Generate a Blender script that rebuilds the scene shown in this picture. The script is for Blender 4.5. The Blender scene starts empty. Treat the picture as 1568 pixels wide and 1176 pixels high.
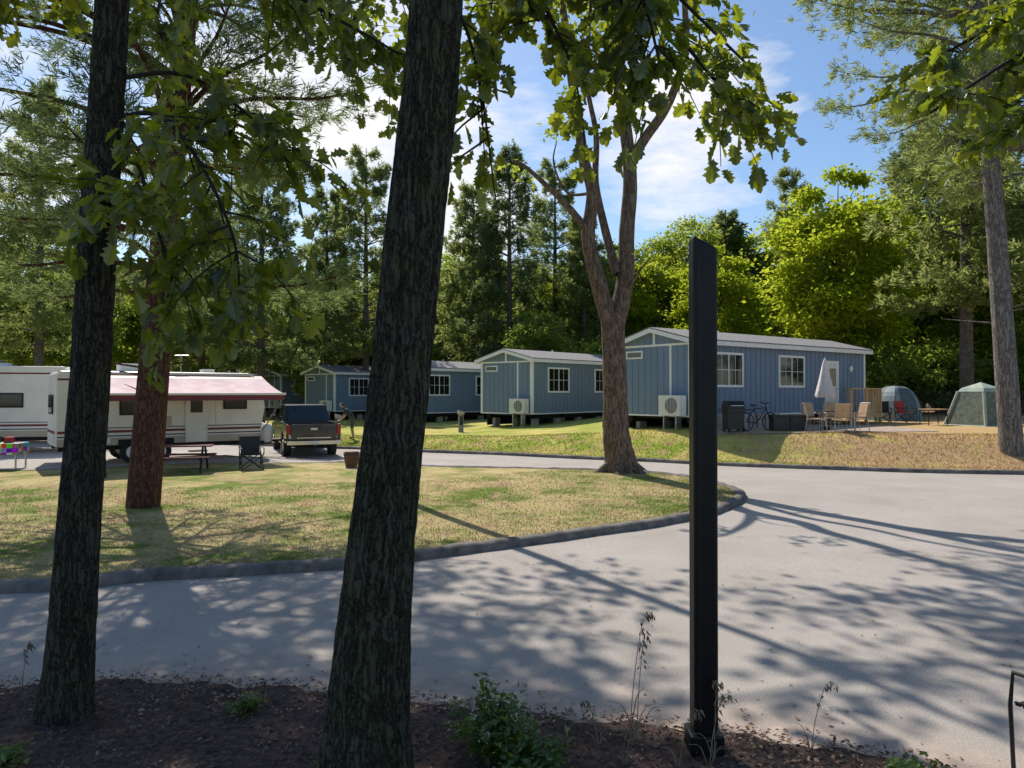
import bpy, bmesh, math, random
import numpy as np
from mathutils import Vector, Matrix, noise
R=random.Random(7); rng=np.random.default_rng(5)
scene=bpy.context.scene
col=scene.collection

# ------------------------------------------------------------------ materials
def new_mat(name):
    m=bpy.data.materials.new(name); m.use_nodes=True
    nt=m.node_tree; nt.nodes.clear()
    out=nt.nodes.new('ShaderNodeOutputMaterial')
    return m,nt,out
def N(nt,t,**k):
    n=nt.nodes.new(t)
    for a,b in k.items(): setattr(n,a,b)
    return n
def ramp(nt,fac,stops):
    r=N(nt,'ShaderNodeValToRGB'); e=r.color_ramp.elements
    while len(e)<len(stops): e.new(0.5)
    for i,(p,c) in enumerate(stops):
        e[i].position=p; e[i].color=(c[0],c[1],c[2],1)
    nt.links.new(fac,r.inputs[0]); return r.outputs[0]
def coords(nt,scale=(1,1,1)):
    tc=N(nt,'ShaderNodeTexCoord'); mp=N(nt,'ShaderNodeMapping'); mp.inputs['Scale'].default_value=scale
    nt.links.new(tc.outputs['Object'],mp.inputs[0]); return mp.outputs[0]
def noise_tex(nt,vec,scale,detail=5,rough=.6):
    n=N(nt,'ShaderNodeTexNoise'); n.inputs['Scale'].default_value=scale; n.inputs['Detail'].default_value=detail
    n.inputs['Roughness'].default_value=rough; nt.links.new(vec,n.inputs['Vector']); return n.outputs[0]
def mixc(nt,fac,a,b,mode='MIX'):
    m=N(nt,'ShaderNodeMix',data_type='RGBA',blend_type=mode)
    for s,v in ((0,fac),(6,a),(7,b)):
        if hasattr(v,'links') or hasattr(v,'is_linked'): nt.links.new(v,m.inputs[s])
        elif s==0: m.inputs[0].default_value=v
        else: m.inputs[s].default_value=(v[0],v[1],v[2],1)
    return m.outputs[2]
def bumpn(nt,h,strength,dist=.02):
    b=N(nt,'ShaderNodeBump'); b.inputs['Strength'].default_value=strength; b.inputs['Distance'].default_value=dist
    nt.links.new(h,b.inputs['Height']); return b.outputs[0]
def mat(name,c1,c2=None,scale=6,rough=.6,bump=0,bscale=40,metal=0,spec=.5,mscale=(1,1,1),coat=0):
    m,nt,out=new_mat(name); p=N(nt,'ShaderNodeBsdfPrincipled')
    v=coords(nt,mscale)
    if c2 is None: c2=tuple(x*.8 for x in c1)
    nf=noise_tex(nt,v,scale)
    nt.links.new(ramp(nt,nf,[(.35,c2),(.65,c1)]),p.inputs['Base Color'])
    p.inputs['Roughness'].default_value=rough; p.inputs['Metallic'].default_value=metal
    p.inputs['Specular IOR Level'].default_value=spec; p.inputs['Coat Weight'].default_value=coat
    if bump: nt.links.new(bumpn(nt,noise_tex(nt,v,bscale,6),bump),p.inputs['Normal'])
    nt.links.new(p.outputs[0],out.inputs[0]); return m
def leaf_mat(name,d1,d2,t1,t2,tr=.5,gl=.06):
    m,nt,out=new_mat(name)
    g=N(nt,'ShaderNodeNewGeometry')
    rd=g.outputs['Random Per Island']
    nz=noise_tex(nt,coords(nt),.5,1)
    ad=N(nt,'ShaderNodeMath',operation='MULTIPLY_ADD'); nt.links.new(rd,ad.inputs[0]); ad.inputs[1].default_value=.55
    sb=N(nt,'ShaderNodeMath',operation='MULTIPLY'); nt.links.new(nz,sb.inputs[0]); sb.inputs[1].default_value=.5
    nt.links.new(sb.outputs[0],ad.inputs[2])
    dc=ramp(nt,ad.outputs[0],[(.15,d1),(.8,d2)]); tc=ramp(nt,ad.outputs[0],[(.15,t1),(.8,t2)])
    D=N(nt,'ShaderNodeBsdfDiffuse'); T=N(nt,'ShaderNodeBsdfTranslucent')
    nt.links.new(dc,D.inputs[0]); nt.links.new(tc,T.inputs[0])
    a=N(nt,'ShaderNodeMixShader'); a.inputs[0].default_value=tr; nt.links.new(D.outputs[0],a.inputs[1]); nt.links.new(T.outputs[0],a.inputs[2])
    if gl:
        G=N(nt,'ShaderNodeBsdfGlossy'); G.inputs['Roughness'].default_value=.35; G.inputs[0].default_value=(.8,.85,.9,1)
        b=N(nt,'ShaderNodeMixShader'); b.inputs[0].default_value=gl; nt.links.new(a.outputs[0],b.inputs[1]); nt.links.new(G.outputs[0],b.inputs[2]); a=b
    nt.links.new(a.outputs[0],out.inputs[0]); return m
def bark_mat(name,dark,mid,light,vs=22,zs=.2,bump=.9,moss=None,dist=.03):
    m,nt,out=new_mat(name); p=N(nt,'ShaderNodeBsdfPrincipled'); p.inputs['Roughness'].default_value=.92
    p.inputs['Specular IOR Level'].default_value=.15
    v=coords(nt,(1,1,zs)); v0=coords(nt)
    nz=N(nt,'ShaderNodeTexNoise'); nz.inputs['Scale'].default_value=9; nz.inputs['Detail'].default_value=4; nt.links.new(v0,nz.inputs['Vector'])
    sc=N(nt,'ShaderNodeVectorMath',operation='SCALE'); sc.inputs['Scale'].default_value=.07; nt.links.new(nz.outputs[1],sc.inputs[0])
    wv=N(nt,'ShaderNodeVectorMath',operation='ADD'); nt.links.new(v,wv.inputs[0]); nt.links.new(sc.outputs[0],wv.inputs[1])
    n1=noise_tex(nt,wv.outputs[0],vs,6,.6); n2=noise_tex(nt,v0,55,6,.8)
    s1=N(nt,'ShaderNodeMath',operation='SUBTRACT'); nt.links.new(n1,s1.inputs[0]); s1.inputs[1].default_value=.5
    ab=N(nt,'ShaderNodeMath',operation='ABSOLUTE'); nt.links.new(s1.outputs[0],ab.inputs[0])
    mr=N(nt,'ShaderNodeMapRange'); mr.inputs['From Max'].default_value=.09; nt.links.new(ab.outputs[0],mr.inputs[0])
    mu=N(nt,'ShaderNodeMath',operation='MULTIPLY_ADD'); nt.links.new(n2,mu.inputs[0]); mu.inputs[1].default_value=.9
    m2=N(nt,'ShaderNodeMath',operation='MULTIPLY'); nt.links.new(mr.outputs[0],m2.inputs[0]); m2.inputs[1].default_value=.4; nt.links.new(m2.outputs[0],mu.inputs[2])
    c=ramp(nt,mu.outputs[0],[(.38,dark),(.62,mid),(1.0,light)])
    if moss:
        mf=ramp(nt,noise_tex(nt,v0,5.5,9,.8),[(.45,(0,0,0)),(.60,(1,1,1))])
        c=mixc(nt,mf,c,mixc(nt,1.0,c,moss,'MULTIPLY'))
    nt.links.new(c,p.inputs['Base Color']); nt.links.new(bumpn(nt,mu.outputs[0],bump,dist),p.inputs['Normal'])
    nt.links.new(p.outputs[0],out.inputs[0]); return m

M={}
M['oakleaf']=leaf_mat('oak_leaf',(.03,.055,.012),(.06,.10,.018),(.16,.24,.012),(.56,.60,.02),.52,.06)
M['leafA']=leaf_mat('broadleaf_foliage',(.085,.14,.03),(.14,.20,.045),(.34,.46,.06),(.66,.72,.10),.55,0)
M['leafB']=leaf_mat('broadleaf_foliage_dark',(.07,.12,.035),(.11,.17,.045),(.24,.36,.05),(.48,.56,.08),.52,0)
M['leafY']=leaf_mat('maple_foliage',(.12,.17,.015),(.17,.22,.02),(.46,.58,.03),(.70,.76,.06),.55,0)
M['pine']=leaf_mat('pine_needles',(.065,.105,.05),(.11,.15,.07),(.16,.24,.08),(.36,.43,.14),.5,0)
M['pineL']=leaf_mat('pine_needles_light',(.09,.13,.05),(.14,.18,.07),(.30,.38,.10),(.56,.60,.19),.52,0)
M['bush']=leaf_mat('bush_leaves',(.06,.12,.02),(.11,.18,.03),(.17,.28,.02),(.34,.44,.03),.4)
M['barkC']=bark_mat('bark_grey_lichen',(.018,.015,.012),(.075,.067,.052),(.19,.175,.135),24,.14,1.0,(.95,1.12,.7))
M['barkL']=bark_mat('bark_grey',(.018,.015,.012),(.068,.060,.050),(.17,.155,.12),28,.14,1.0,(.97,1.1,.78))
M['barkP']=bark_mat('bark_pine_red',(.03,.015,.010),(.11,.052,.037),(.20,.105,.075),14,.3,1.0)
M['barkM']=bark_mat('bark_maple',(.055,.036,.028),(.17,.12,.09),(.32,.25,.19),13,.18,1.0)
M['barkG']=bark_mat('bark_pale',(.06,.05,.045),(.20,.175,.155),(.38,.34,.30),13,.22,1.0)
M['barkF']=mat('bark_far',(.15,.12,.095),(.07,.055,.042),4,.9)
M['twig']=mat('twig_bark',(.035,.028,.02),(.015,.012,.01),12,.85)

def asphalt():
    m,nt,out=new_mat('asphalt'); p=N(nt,'ShaderNodeBsdfPrincipled'); p.inputs['Roughness'].default_value=.88; p.inputs['Specular IOR Level'].default_value=.25
    v=coords(nt)
    a=ramp(nt,noise_tex(nt,v,.5,7,.65),[(.3,(.405,.355,.315)),(.7,(.52,.465,.42))])
    b=ramp(nt,noise_tex(nt,v,60,4,.85),[(.3,(.5,.5,.5)),(.7,(1.3,1.3,1.3))])
    c=mixc(nt,1.0,a,b,'MULTIPLY')
    vo=N(nt,'ShaderNodeTexVoronoi'); vo.inputs['Scale'].default_value=1.1; nt.links.new(v,vo.inputs['Vector'])
    st0=ramp(nt,vo.outputs['Distance'],[(.04,(.7,.68,.66)),(.12,(1,1,1))]); c=mixc(nt,.5,c,mixc(nt,1.0,c,st0,'MULTIPLY'))
    at=N(nt,'ShaderNodeAttribute',attribute_name='edge')
    sand=ramp(nt,noise_tex(nt,v,5,6,.7),[(.35,(.38,.27,.20)),(.65,(.64,.48,.38))])
    nn=N(nt,'ShaderNodeMath',operation='MULTIPLY'); nt.links.new(at.outputs['Fac'],nn.inputs[0])
    st=ramp(nt,noise_tex(nt,v,2.5,6,.7),[(.3,(.2,.2,.2)),(.6,(1,1,1))]); nt.links.new(st,nn.inputs[1])
    c=mixc(nt,nn.outputs[0],c,sand)
    nt.links.new(c,p.inputs['Base Color']); nt.links.new(bumpn(nt,noise_tex(nt,v,80,4,.8),.5,.012),p.inputs['Normal'])
    nt.links.new(p.outputs[0],out.inputs[0]); return m
M['asphalt']=asphalt()
def lawn(name,dry,green,brown,bx=None,bias=.5):
    m,nt,out=new_mat(name); p=N(nt,'ShaderNodeBsdfPrincipled'); p.inputs['Roughness'].default_value=.95; p.inputs['Specular IOR Level'].default_value=.1
    v=coords(nt)
    f=ramp(nt,noise_tex(nt,v,.5,8,.72),[(bias-.07,(0,0,0)),(bias+.07,(1,1,1))])
    c=mixc(nt,f,green,dry)
    b=ramp(nt,noise_tex(nt,v,1.7,6,.7),[(.52,(0,0,0)),(.62,(1,1,1))]); c=mixc(nt,b,c,brown)
    if bx:
        s=N(nt,'ShaderNodeSeparateXYZ'); nt.links.new(v,s.inputs[0])
        mr=N(nt,'ShaderNodeMapRange'); mr.inputs['From Min'].default_value=bx[0]; mr.inputs['From Max'].default_value=bx[1]; nt.links.new(s.outputs[0],mr.inputs[0])
        c=mixc(nt,mr.outputs[0],c,mixc(nt,ramp(nt,noise_tex(nt,v,1.2,6,.7),[(.5,(0,0,0)),(.7,(1,1,1))]),brown,dry))
    fine=ramp(nt,noise_tex(nt,v,22,6,.85),[(.25,(.4,.4,.4)),(.75,(1.5,1.5,1.5))])
    c=mixc(nt,1.0,c,fine,'MULTIPLY')
    nt.links.new(c,p.inputs['Base Color']); nt.links.new(bumpn(nt,noise_tex(nt,v,40,5,.8),1.0,.04),p.inputs['Normal'])
    nt.links.new(p.outputs[0],out.inputs[0]); return m
M['lawn']=lawn('lawn_grass',(.68,.54,.26),(.22,.29,.055),(.56,.39,.22),None,.48)
M['bank']=lawn('bank_grass',(.70,.60,.18),(.36,.44,.06),(.64,.42,.22),(7.0,11),.5)
M['floor']=lawn('forest_floor',(.18,.14,.08),(.09,.13,.03),(.15,.09,.05),None,.45)
M['mulch']=mat('bark_mulch',(.15,.085,.062),(.04,.026,.02),20,.95,1.0,50)
M['chips']=mat('mulch_chips',(.28,.17,.13),(.06,.04,.03),3,.9)
M['litter']=mat('dry_leaves',(.46,.30,.19),(.20,.12,.07),3,.9)
M['curb']=mat('kerb_asphalt',(.23,.20,.18),(.10,.088,.08),4,.9,.7,35)
M['gravel']=mat('gravel',(.56,.51,.46),(.28,.25,.22),14,.95,1.0,30)
M['paver']=mat('paver',(.50,.39,.31),(.33,.25,.19),5,.9,.4,30)

M['siding']=mat('blue_grey_siding',(.19,.26,.36),(.165,.228,.318),1.2,.6,.1,60,mscale=(1,1,.2))
M['white']=mat('white_trim',(.90,.90,.88),(.82,.82,.80),3,.5)
M['shingle']=mat('grey_shingles',(.32,.30,.30),(.18,.17,.17),9,.9,.5,30)
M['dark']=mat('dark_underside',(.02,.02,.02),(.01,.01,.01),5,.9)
M['glass']=mat('window_glass',(.018,.022,.025),(.010,.012,.014),.8,.04,spec=.8)
M['block']=mat('concrete_block',(.48,.46,.43),(.32,.30,.27),6,.9,.4,30)
M['acw']=mat('ac_plastic',(.82,.80,.74),(.74,.72,.67),3,.5)
M['acg']=mat('ac_grille',(.28,.28,.27),(.17,.17,.17),20,.5)
M['wood']=mat('deck_wood',(.66,.44,.22),(.44,.28,.14),8,.75,.3,30,mscale=(1,1,.2))
M['rvw']=mat('rv_white',(.82,.78,.69),(.72,.68,.60),1.5,.35)
M['rvb']=mat('rv_beige',(.50,.41,.31),(.42,.35,.26),1.5,.4)
M['maroon']=mat('maroon_stripe',(.20,.022,.03),(.14,.018,.022),2,.5)
M['navy']=mat('navy_stripe',(.03,.035,.08),(.02,.025,.06),2,.5)
M['awn']=mat('awning_fabric',(.76,.58,.58),(.58,.38,.40),1.6,.8,.1,20)
M['metal']=mat('aluminium',(.5,.5,.5),(.35,.35,.35),8,.35,metal=.9)
M['chrome']=mat('chrome_bumper',(.65,.65,.67),(.5,.5,.5),3,.2,metal=1)
M['rubber']=mat('tyre_rubber',(.025,.025,.025),(.015,.015,.015),10,.8)
M['truck']=mat('truck_paint',(.025,.026,.028),(.02,.02,.022),1,.25,coat=.6)
M['tail']=mat('tail_light',(.45,.02,.015),(.3,.01,.01),4,.2)
M['black']=mat('black_post_paint',(.008,.0075,.0075),(.004,.004,.004),5,.42,.12,60,spec=.35)
M['blackm']=mat('black_plastic',(.018,.018,.018),(.01,.01,.01),5,.5)
M['tan']=mat('tan_fabric',(.60,.40,.24),(.46,.30,.18),5,.8)
M['umb']=mat('umbrella_fabric',(.80,.74,.72),(.66,.6,.59),5,.8)
M['red']=mat('red_fabric',(.5,.03,.03),(.35,.02,.02),5,.7)
M['redwood']=mat('red_picnic_wood',(.22,.06,.05),(.13,.045,.038),6,.8)
M['tent']=mat('tent_blue_grey',(.25,.33,.36),(.18,.25,.28),3,.7)
M['tentd']=mat('tent_dark_blue_grey',(.11,.16,.18),(.08,.12,.14),3,.7)
M['tentg']=mat('tent_green',(.44,.50,.42),(.32,.38,.31),3,.8)
M['mesh']=mat('tent_mesh',(.19,.22,.17),(.10,.12,.09),6,.9)
M['pot']=mat('terracotta',(.16,.08,.045),(.09,.045,.03),6,.85)
M['skin']=mat('skin',(.50,.30,.21),(.44,.25,.17),6,.6)
M['shirt']=mat('dark_shirt',(.05,.052,.07),(.035,.035,.045),6,.85)
M['shorts']=mat('shorts_cloth',(.10,.09,.085),(.07,.065,.06),6,.85)
M['hair']=mat('hair',(.03,.02,.012),(.015,.01,.008),20,.7)
M['straw']=mat('dry_stalk',(.36,.27,.17),(.20,.14,.09),10,.8)
M['flower']=mat('white_flowers',(.6,.6,.46),(.35,.42,.25),10,.8)
def cloth_check():
    m,nt,out=new_mat('chequered_tablecloth'); p=N(nt,'ShaderNodeBsdfPrincipled'); v=coords(nt)
    vo=N(nt,'ShaderNodeTexVoronoi'); vo.inputs['Scale'].default_value=7; vo.inputs['Randomness'].default_value=.1; nt.links.new(v,vo.inputs['Vector'])
    h=N(nt,'ShaderNodeHueSaturation'); h.inputs['Saturation'].default_value=1.2; h.inputs['Value'].default_value=.9; nt.links.new(vo.outputs['Color'],h.inputs['Color'])
    nt.links.new(h.outputs[0],p.inputs['Base Color']); p.inputs['Roughness'].default_value=.8; nt.links.new(p.outputs[0],out.inputs[0]); return m
M['check']=cloth_check()

# ------------------------------------------------------------------ mesh helpers
def np_mesh(name,V,F,mats,midx=None,smooth=False):
    me=bpy.data.meshes.new(name); V=np.asarray(V,dtype=np.float32); F=np.asarray(F,dtype=np.int32); k=F.shape[1]
    me.vertices.add(len(V)); me.vertices.foreach_set('co',V.ravel())
    me.loops.add(F.size); me.loops.foreach_set('vertex_index',F.ravel())
    me.polygons.add(len(F)); me.polygons.foreach_set('loop_start',np.arange(0,F.size,k,dtype=np.int32))
    for m in mats: me.materials.append(m)
    if midx is not None: me.polygons.foreach_set('material_index',np.asarray(midx,dtype=np.int32))
    sm=np.zeros(len(F),dtype=bool)
    if smooth is True: sm[:]=True
    elif smooth is not False: sm=np.asarray(smooth,dtype=bool)
    me.polygons.foreach_set('use_smooth',sm)
    me.update(calc_edges=True); me.validate(); return me
def link(name,me,parent=None,loc=(0,0,0),rot=(0,0,0),scale=(1,1,1)):
    o=bpy.data.objects.new(name,me); col.objects.link(o); o.location=loc; o.rotation_euler=rot; o.scale=scale
    if parent: o.parent=parent
    return o
def empty(name,loc=(0,0,0),rotz=0):
    return link(name,None,None,loc,(0,0,rotz))
class Q:
    def __init__(s): s.V=[];s.F=[];s.I=[];s.S=[];s.n=0
    def add(s,V,F,mi=0,smooth=False):
        V=np.asarray(V,float);F=np.asarray(F,int)
        s.V.append(V);s.F.append(F+s.n);s.I.append(np.full(len(F),mi));s.S.append(np.full(len(F),smooth));s.n+=len(V)
    def mesh(s,name,mats): return np_mesh(name,np.vstack(s.V),np.vstack(s.F),mats,np.concatenate(s.I),np.concatenate(s.S))
def nrm(a): return a/np.maximum(np.linalg.norm(a,axis=-1,keepdims=True),1e-9)
def cr(P,n=6):
    P=np.asarray(P,float); P=np.vstack([2*P[0]-P[1],P,2*P[-1]-P[-2]]); out=[]
    for i in range(1,len(P)-2):
        t=np.linspace(0,1,n,endpoint=False)[:,None]; a,b,c,d=P[i-1],P[i],P[i+1],P[i+2]
        out.append(.5*((2*b)+(-a+c)*t+(2*a-5*b+4*c-d)*t**2+(-a+3*b-3*c+d)*t**3))
    out.append(P[-2][None]); return np.vstack(out)
def tube(P,r,n=8,disp=None):
    P=np.asarray(P,float); r=np.asarray(r,float)
    if r.ndim==0: r=np.full(len(P),float(r))
    if len(r)!=len(P): r=np.interp(np.linspace(0,1,len(P)),np.linspace(0,1,len(r)),r)
    T=nrm(np.gradient(P,axis=0)); mt=nrm(T.mean(0)); ref=np.array([0,1.,0]) if abs(mt[2])>.6 else np.array([0,0,1.])
    U=nrm(np.cross(T,ref)); W=np.cross(T,U); a=np.linspace(0,2*np.pi,n,endpoint=False)
    rr=np.repeat(r[:,None],n,1)
    if disp is not None: rr=rr+disp(P,a)
    V=P[:,None]+rr[:,:,None]*(np.cos(a)[None,:,None]*U[:,None]+np.sin(a)[None,:,None]*W[:,None])
    m=len(P); i=np.arange(m-1)[:,None]*n; j=np.arange(n)[None]; k=(j+1)%n
    F=np.stack([i+j,i+k,i+n+k,i+n+j],-1).reshape(-1,4)
    return V.reshape(-1,3),F
def leafq(pos,ax,no,s,w,fold=.1):
    ax=nrm(ax); sd=nrm(np.cross(ax,no)); up=np.cross(sd,ax); s=np.asarray(s)[:,None]
    V=np.stack([pos,pos+ax*s*.45+sd*s*w+up*s*fold,pos+ax*s,pos+ax*s*.45-sd*s*w+up*s*fold],1)
    return V.reshape(-1,3),np.arange(len(pos)*4).reshape(-1,4)

class Obj:
    """object made of named child parts"""
    def __init__(s,name,loc=(0,0,0),rotz=0): s.name=name;s.loc=loc;s.rz=rotz;s.parts={};s.cur=None;s.bev={}
    def part(s,n,bev=0):
        if n not in s.parts: s.parts[n]=dict(V=[],F=[],I=[],M=[],S=[])
        s.cur=s.parts[n]; s.bev[n]=bev; return s
    def add(s,V,F,m,smooth=False):
        c=s.cur; o=len(c['V']); mm=M[m]
        if mm not in c['M']: c['M'].append(mm)
        mi=c['M'].index(mm)
        c['V'].extend([tuple(v) for v in V])
        for f in F: c['F'].append([int(i)+o for i in f]);c['I'].append(mi);c['S'].append(smooth)
    def box(s,x0,x1,y0,y1,z0,z1,m,rot=None,org=None):
        V=[Vector((x,y,z)) for z in (z0,z1) for y in (y0,y1) for x in (x0,x1)]
        if rot is not None:
            o=Vector(org) if org else Vector(((x0+x1)/2,(y0+y1)/2,(z0+z1)/2)); V=[rot@(v-o)+o for v in V]
        s.add(V,[(0,2,3,1),(4,5,7,6),(0,1,5,4),(2,6,7,3),(0,4,6,2),(1,3,7,5)],m); return s
    def prism(s,poly,y0,y1,m,axis='y'):
        n=len(poly)
        mk={'y':lambda p,t:(p[0],t,p[1]),'x':lambda p,t:(t,p[0],p[1]),'z':lambda p,t:(p[0],p[1],t)}[axis]
        V=[mk(p,y0) for p in poly]+[mk(p,y1) for p in poly]
        F=[list(range(n)),list(range(2*n-1,n-1,-1))]+[(i,i+n,(i+1)%n+n,(i+1)%n) for i in range(n)]
        s.add(V,F,m); return s
    def cyl(s,p0,p1,r0,m,r1=None,n=12,cap=True):
        r1=r0 if r1 is None else r1; V,F=tube([p0,p1],[r0,r1],n); s.add(V,F,m,True)
        if cap: s.add(V[:n],[list(range(n))],m); s.add(V[n:],[list(range(n))[::-1]],m)
        return s
    def tube(s,P,r,m,n=6): V,F=tube(P,r,n); s.add(V,F,m,True); return s
    def finish(s):
        e=empty(s.name,s.loc,s.rz)
        for n,c in s.parts.items():
            me=bpy.data.meshes.new(n); me.from_pydata(c['V'],[],c['F'])
            for mm in c['M']: me.materials.append(mm)
            me.polygons.foreach_set('material_index',c['I']); me.polygons.foreach_set('use_smooth',c['S'])
            bm=bmesh.new(); bm.from_mesh(me); bmesh.ops.recalc_face_normals(bm,faces=bm.faces); bm.to_mesh(me); bm.free()
            o=link(n,me,e)
            if s.bev[n]:
                b=o.modifiers.new('bevel','BEVEL'); b.width=s.bev[n]; b.segments=2; b.limit_method='ANGLE'
        return e

# ------------------------------------------------------------------ terrain
FAR=np.array([(-60,46),(-45,42),(-20,36),(-10.1,32.3),(-7.4,31.2),(-2.1,28.9),(3.1,26.1),(6.6,24.3),(10.2,22.7),(14.8,21.4),(25,20),(45,17),(60,15)],float)
FARs=cr(FAR,8)
NEAR=cr([(-60,8.5),(-20,7.2),(-8,6.5),(-4.31,6.22),(-3.45,6.36),(-1.54,6.15),(-.7,5.9),(.33,5.66),(1.5,5.39),(1.93,5.24),(2.67,4.91),(3.5,4.3),(6,2),(12,-2),(60,-9)],6)
def ss(a,b,x): t=np.clip((x-a)/(b-a),0,1); return t*t*(3-2*t)
def farY(x): return np.interp(x,FARs[:,0],FARs[:,1])
def nearY(x): return np.interp(x,NEAR[:,0],NEAR[:,1])
def hgt(x,y):
    x=np.asarray(x,float); y=np.asarray(y,float)
    b=.1*ss(14,22,y)
    pl=np.interp(x,[-40,-20,-10,0,6,12,40],[.1,.12,.2,.42,.87,.87,1.0])
    b=b+pl*ss(0,3.2,y-farY(x)-.2)+ss(70,200,y)*3
    return b+.015*np.sin(x*.9+1)*np.sin(y*.7)*ss(8,12,y)
def H(x,y): return float(hgt(x,y))
def sheet(name,xs,lo,hi,rows,dz,m,edge=None,fz=None):
    xs=np.asarray(xs); lo=lo(xs) if callable(lo) else np.full(len(xs),lo); hi=hi(xs) if callable(hi) else np.full(len(xs),hi)
    t=np.linspace(0,1,rows)[:,None]; Y=lo+(hi-lo)*t; X=np.repeat(xs[None],rows,0)
    Z=hgt(X,Y)+dz
    if fz: Z=Z+fz(X,Y)
    V=np.stack([X,Y,Z],-1).reshape(-1,3); n=len(xs)
    i=np.arange(rows-1)[:,None]*n; j=np.arange(n-1)[None]
    F=np.stack([i+j,i+j+1,i+n+j+1,i+n+j],-1).reshape(-1,4)
    me=np_mesh(name,V,F,[m],smooth=True)
    if edge:
        at=me.attributes.new('edge','FLOAT','POINT'); at.data.foreach_set('value',edge(V[:,0],V[:,1]).astype(np.float32))
    return link(name,me)
gx=np.concatenate([-np.geomspace(420,56,14),np.arange(-50,50.1,.5),np.geomspace(56,420,14)])
gy=np.concatenate([-np.geomspace(120,12,8),np.arange(-10,66,.5),np.geomspace(70,700,22)])
X,Y=np.meshgrid(gx,gy); Zg=hgt(X,Y)-.07
n=len(gx); i=np.arange(len(gy)-1)[:,None]*n; j=np.arange(n-1)[None]
link('ground',np_mesh('ground',np.stack([X,Y,Zg],-1).reshape(-1,3),np.stack([i+j,i+j+1,i+n+j+1,i+n+j],-1).reshape(-1,4),[M['floor']],smooth=True))
xs=np.arange(-50,50.01,.25)
sheet('road',xs,lambda x:nearY(x)-.3,lambda x:farY(x)+.05,70,0,M['asphalt'],edge=lambda x,y:np.clip(1-(y-nearY(x))/.9,0,1))
sheet('grass_bank',xs,lambda x:farY(x)+.1,64,90,.08,M['bank'])
LOW=cr([(-45,12),(-25,10.6),(-12,9.5),(-6.43,9.28),(-4.68,9.93),(-2.37,10.56),(-1.41,11.1),(.17,12.04),(1.32,12.86),(2.63,13.8),(3.9,14.9),(4.75,16),(5.2,16.85),(5.42,17.6)],6)
UP=cr([(-45,36),(-20,30),(-12,27),(-5.7,24.4),(-2.7,22.9),(.3,22.3),(2.2,21.9),(4.1,21.2),(4.9,20.1),(5.25,19.0),(5.42,17.6)],6)
lowY=lambda x:np.interp(x,LOW[:,0],LOW[:,1]); upY=lambda x:np.interp(x,UP[:,0],UP[:,1])
xi=np.concatenate([np.arange(-45,4,.25),4+1.42*np.sin(np.linspace(0,np.pi/2,20))])
sheet('lawn',xi,lowY,upY,70,.10,M['lawn'])
bumpf=lambda X,Y:.03*np.sin(X*7+np.sin(Y*5))*np.sin(Y*6)*.4
sheet('mulch_bed',np.arange(-25,14,.1),-6,lambda x:nearY(x)+.04*np.sin(x*9)+.03*np.sin(x*23),110,.03,M['mulch'],fz=bumpf)
sheet('gravel_pad',np.arange(-24,-4.5,.25),lambda x:np.interp(x,[-24,-14,-10,-4.5],[21.5,21.6,23.6,24.3]),lambda x:upY(x)-.15,14,.115,M['gravel'])
sheet('patio',np.arange(7.4,15.5,.2),lambda x:np.interp(x,[7.4,10,15.5],[26.6,25.9,26.6]),lambda x:26.9+np.maximum(x-6.0,0)*.72,16,.10,M['paver'])
def kerb(name,path,w,h,inward,m=M['curb']):
    P=np.asarray(path); T=nrm(np.gradient(P,axis=0)); Nn=np.stack([-T[:,1],T[:,0]],1)*inward
    prof=[(-w*.5,-.05),(-w*.5,h*.55),(-w*.32,h*.92),(0,h),(w*.3,h*.97),(w*.5,h*.7)]
    V=[]
    for k,(p,nn) in enumerate(zip(P,Nn)):
        wob=.04*noise.noise(Vector((p[0]*1.5,p[1]*1.5,0))); wz=.025*noise.noise(Vector((p[0]*3,p[1]*3,5)))
        for a,b in prof:
            q=p+nn*(a+wob); V.append((q[0],q[1],H(p[0],p[1])+b+(wz if b>0 else 0)))
    k=len(prof); i=np.arange(len(P)-1)[:,None]*k; j=np.arange(k-1)[None]
    F=np.stack([i+j,i+j+1,i+k+j+1,i+k+j],-1).reshape(-1,4)
    return link(name,np_mesh(name,V,F,[m],smooth=True))
def resample(P,step):
    P=np.asarray(P); d=np.concatenate([[0],np.cumsum(np.linalg.norm(np.diff(P,axis=0),axis=1))]); t=np.arange(0,d[-1],step)
    return np.stack([np.interp(t,d,P[:,0]),np.interp(t,d,P[:,1])],1)
loop=np.vstack([LOW,UP[::-1][1:]])
kerb('kerb',resample(loop,.12),.24,.14,1)
kerb('kerb',resample(FARs,.2),.2,.12,1)

def blades(name,n,xr,lo,hi,m,hh,dz,seed,ww=1):
    g=np.random.default_rng(seed); x=g.uniform(*xr,n); u=g.random(n)**1.3; y=lo(x)+.12+(hi(x)-lo(x)-.2)*u
    z=hgt(x,y)+dz; a=g.uniform(0,2*np.pi,n); s=hh*g.uniform(.5,1.4,n); w=(.006+.004*g.random(n))*ww
    b=np.stack([x,y,z-.01],1); d=np.stack([np.cos(a),np.sin(a),0*a],1); l=np.stack([g.normal(0,.5,n),g.normal(0,.5,n),np.ones(n)],1)*s[:,None]
    V=np.stack([b-d*w[:,None],b+d*w[:,None],b+l],1).reshape(-1,3)
    link(name,np_mesh(name,V,np.arange(3*n).reshape(-1,3),[m]))
blades('lawn_grass_blades',90000,(-13,5.35),lowY,lambda x:np.minimum(upY(x),lowY(x)+9),M['lawn'],.035,.10,1)
blades('bank_grass_blades',40000,(-8,22),lambda x:farY(x)+.1,lambda x:farY(x)+4,M['bank'],.06,.08,2,1.5)
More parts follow.
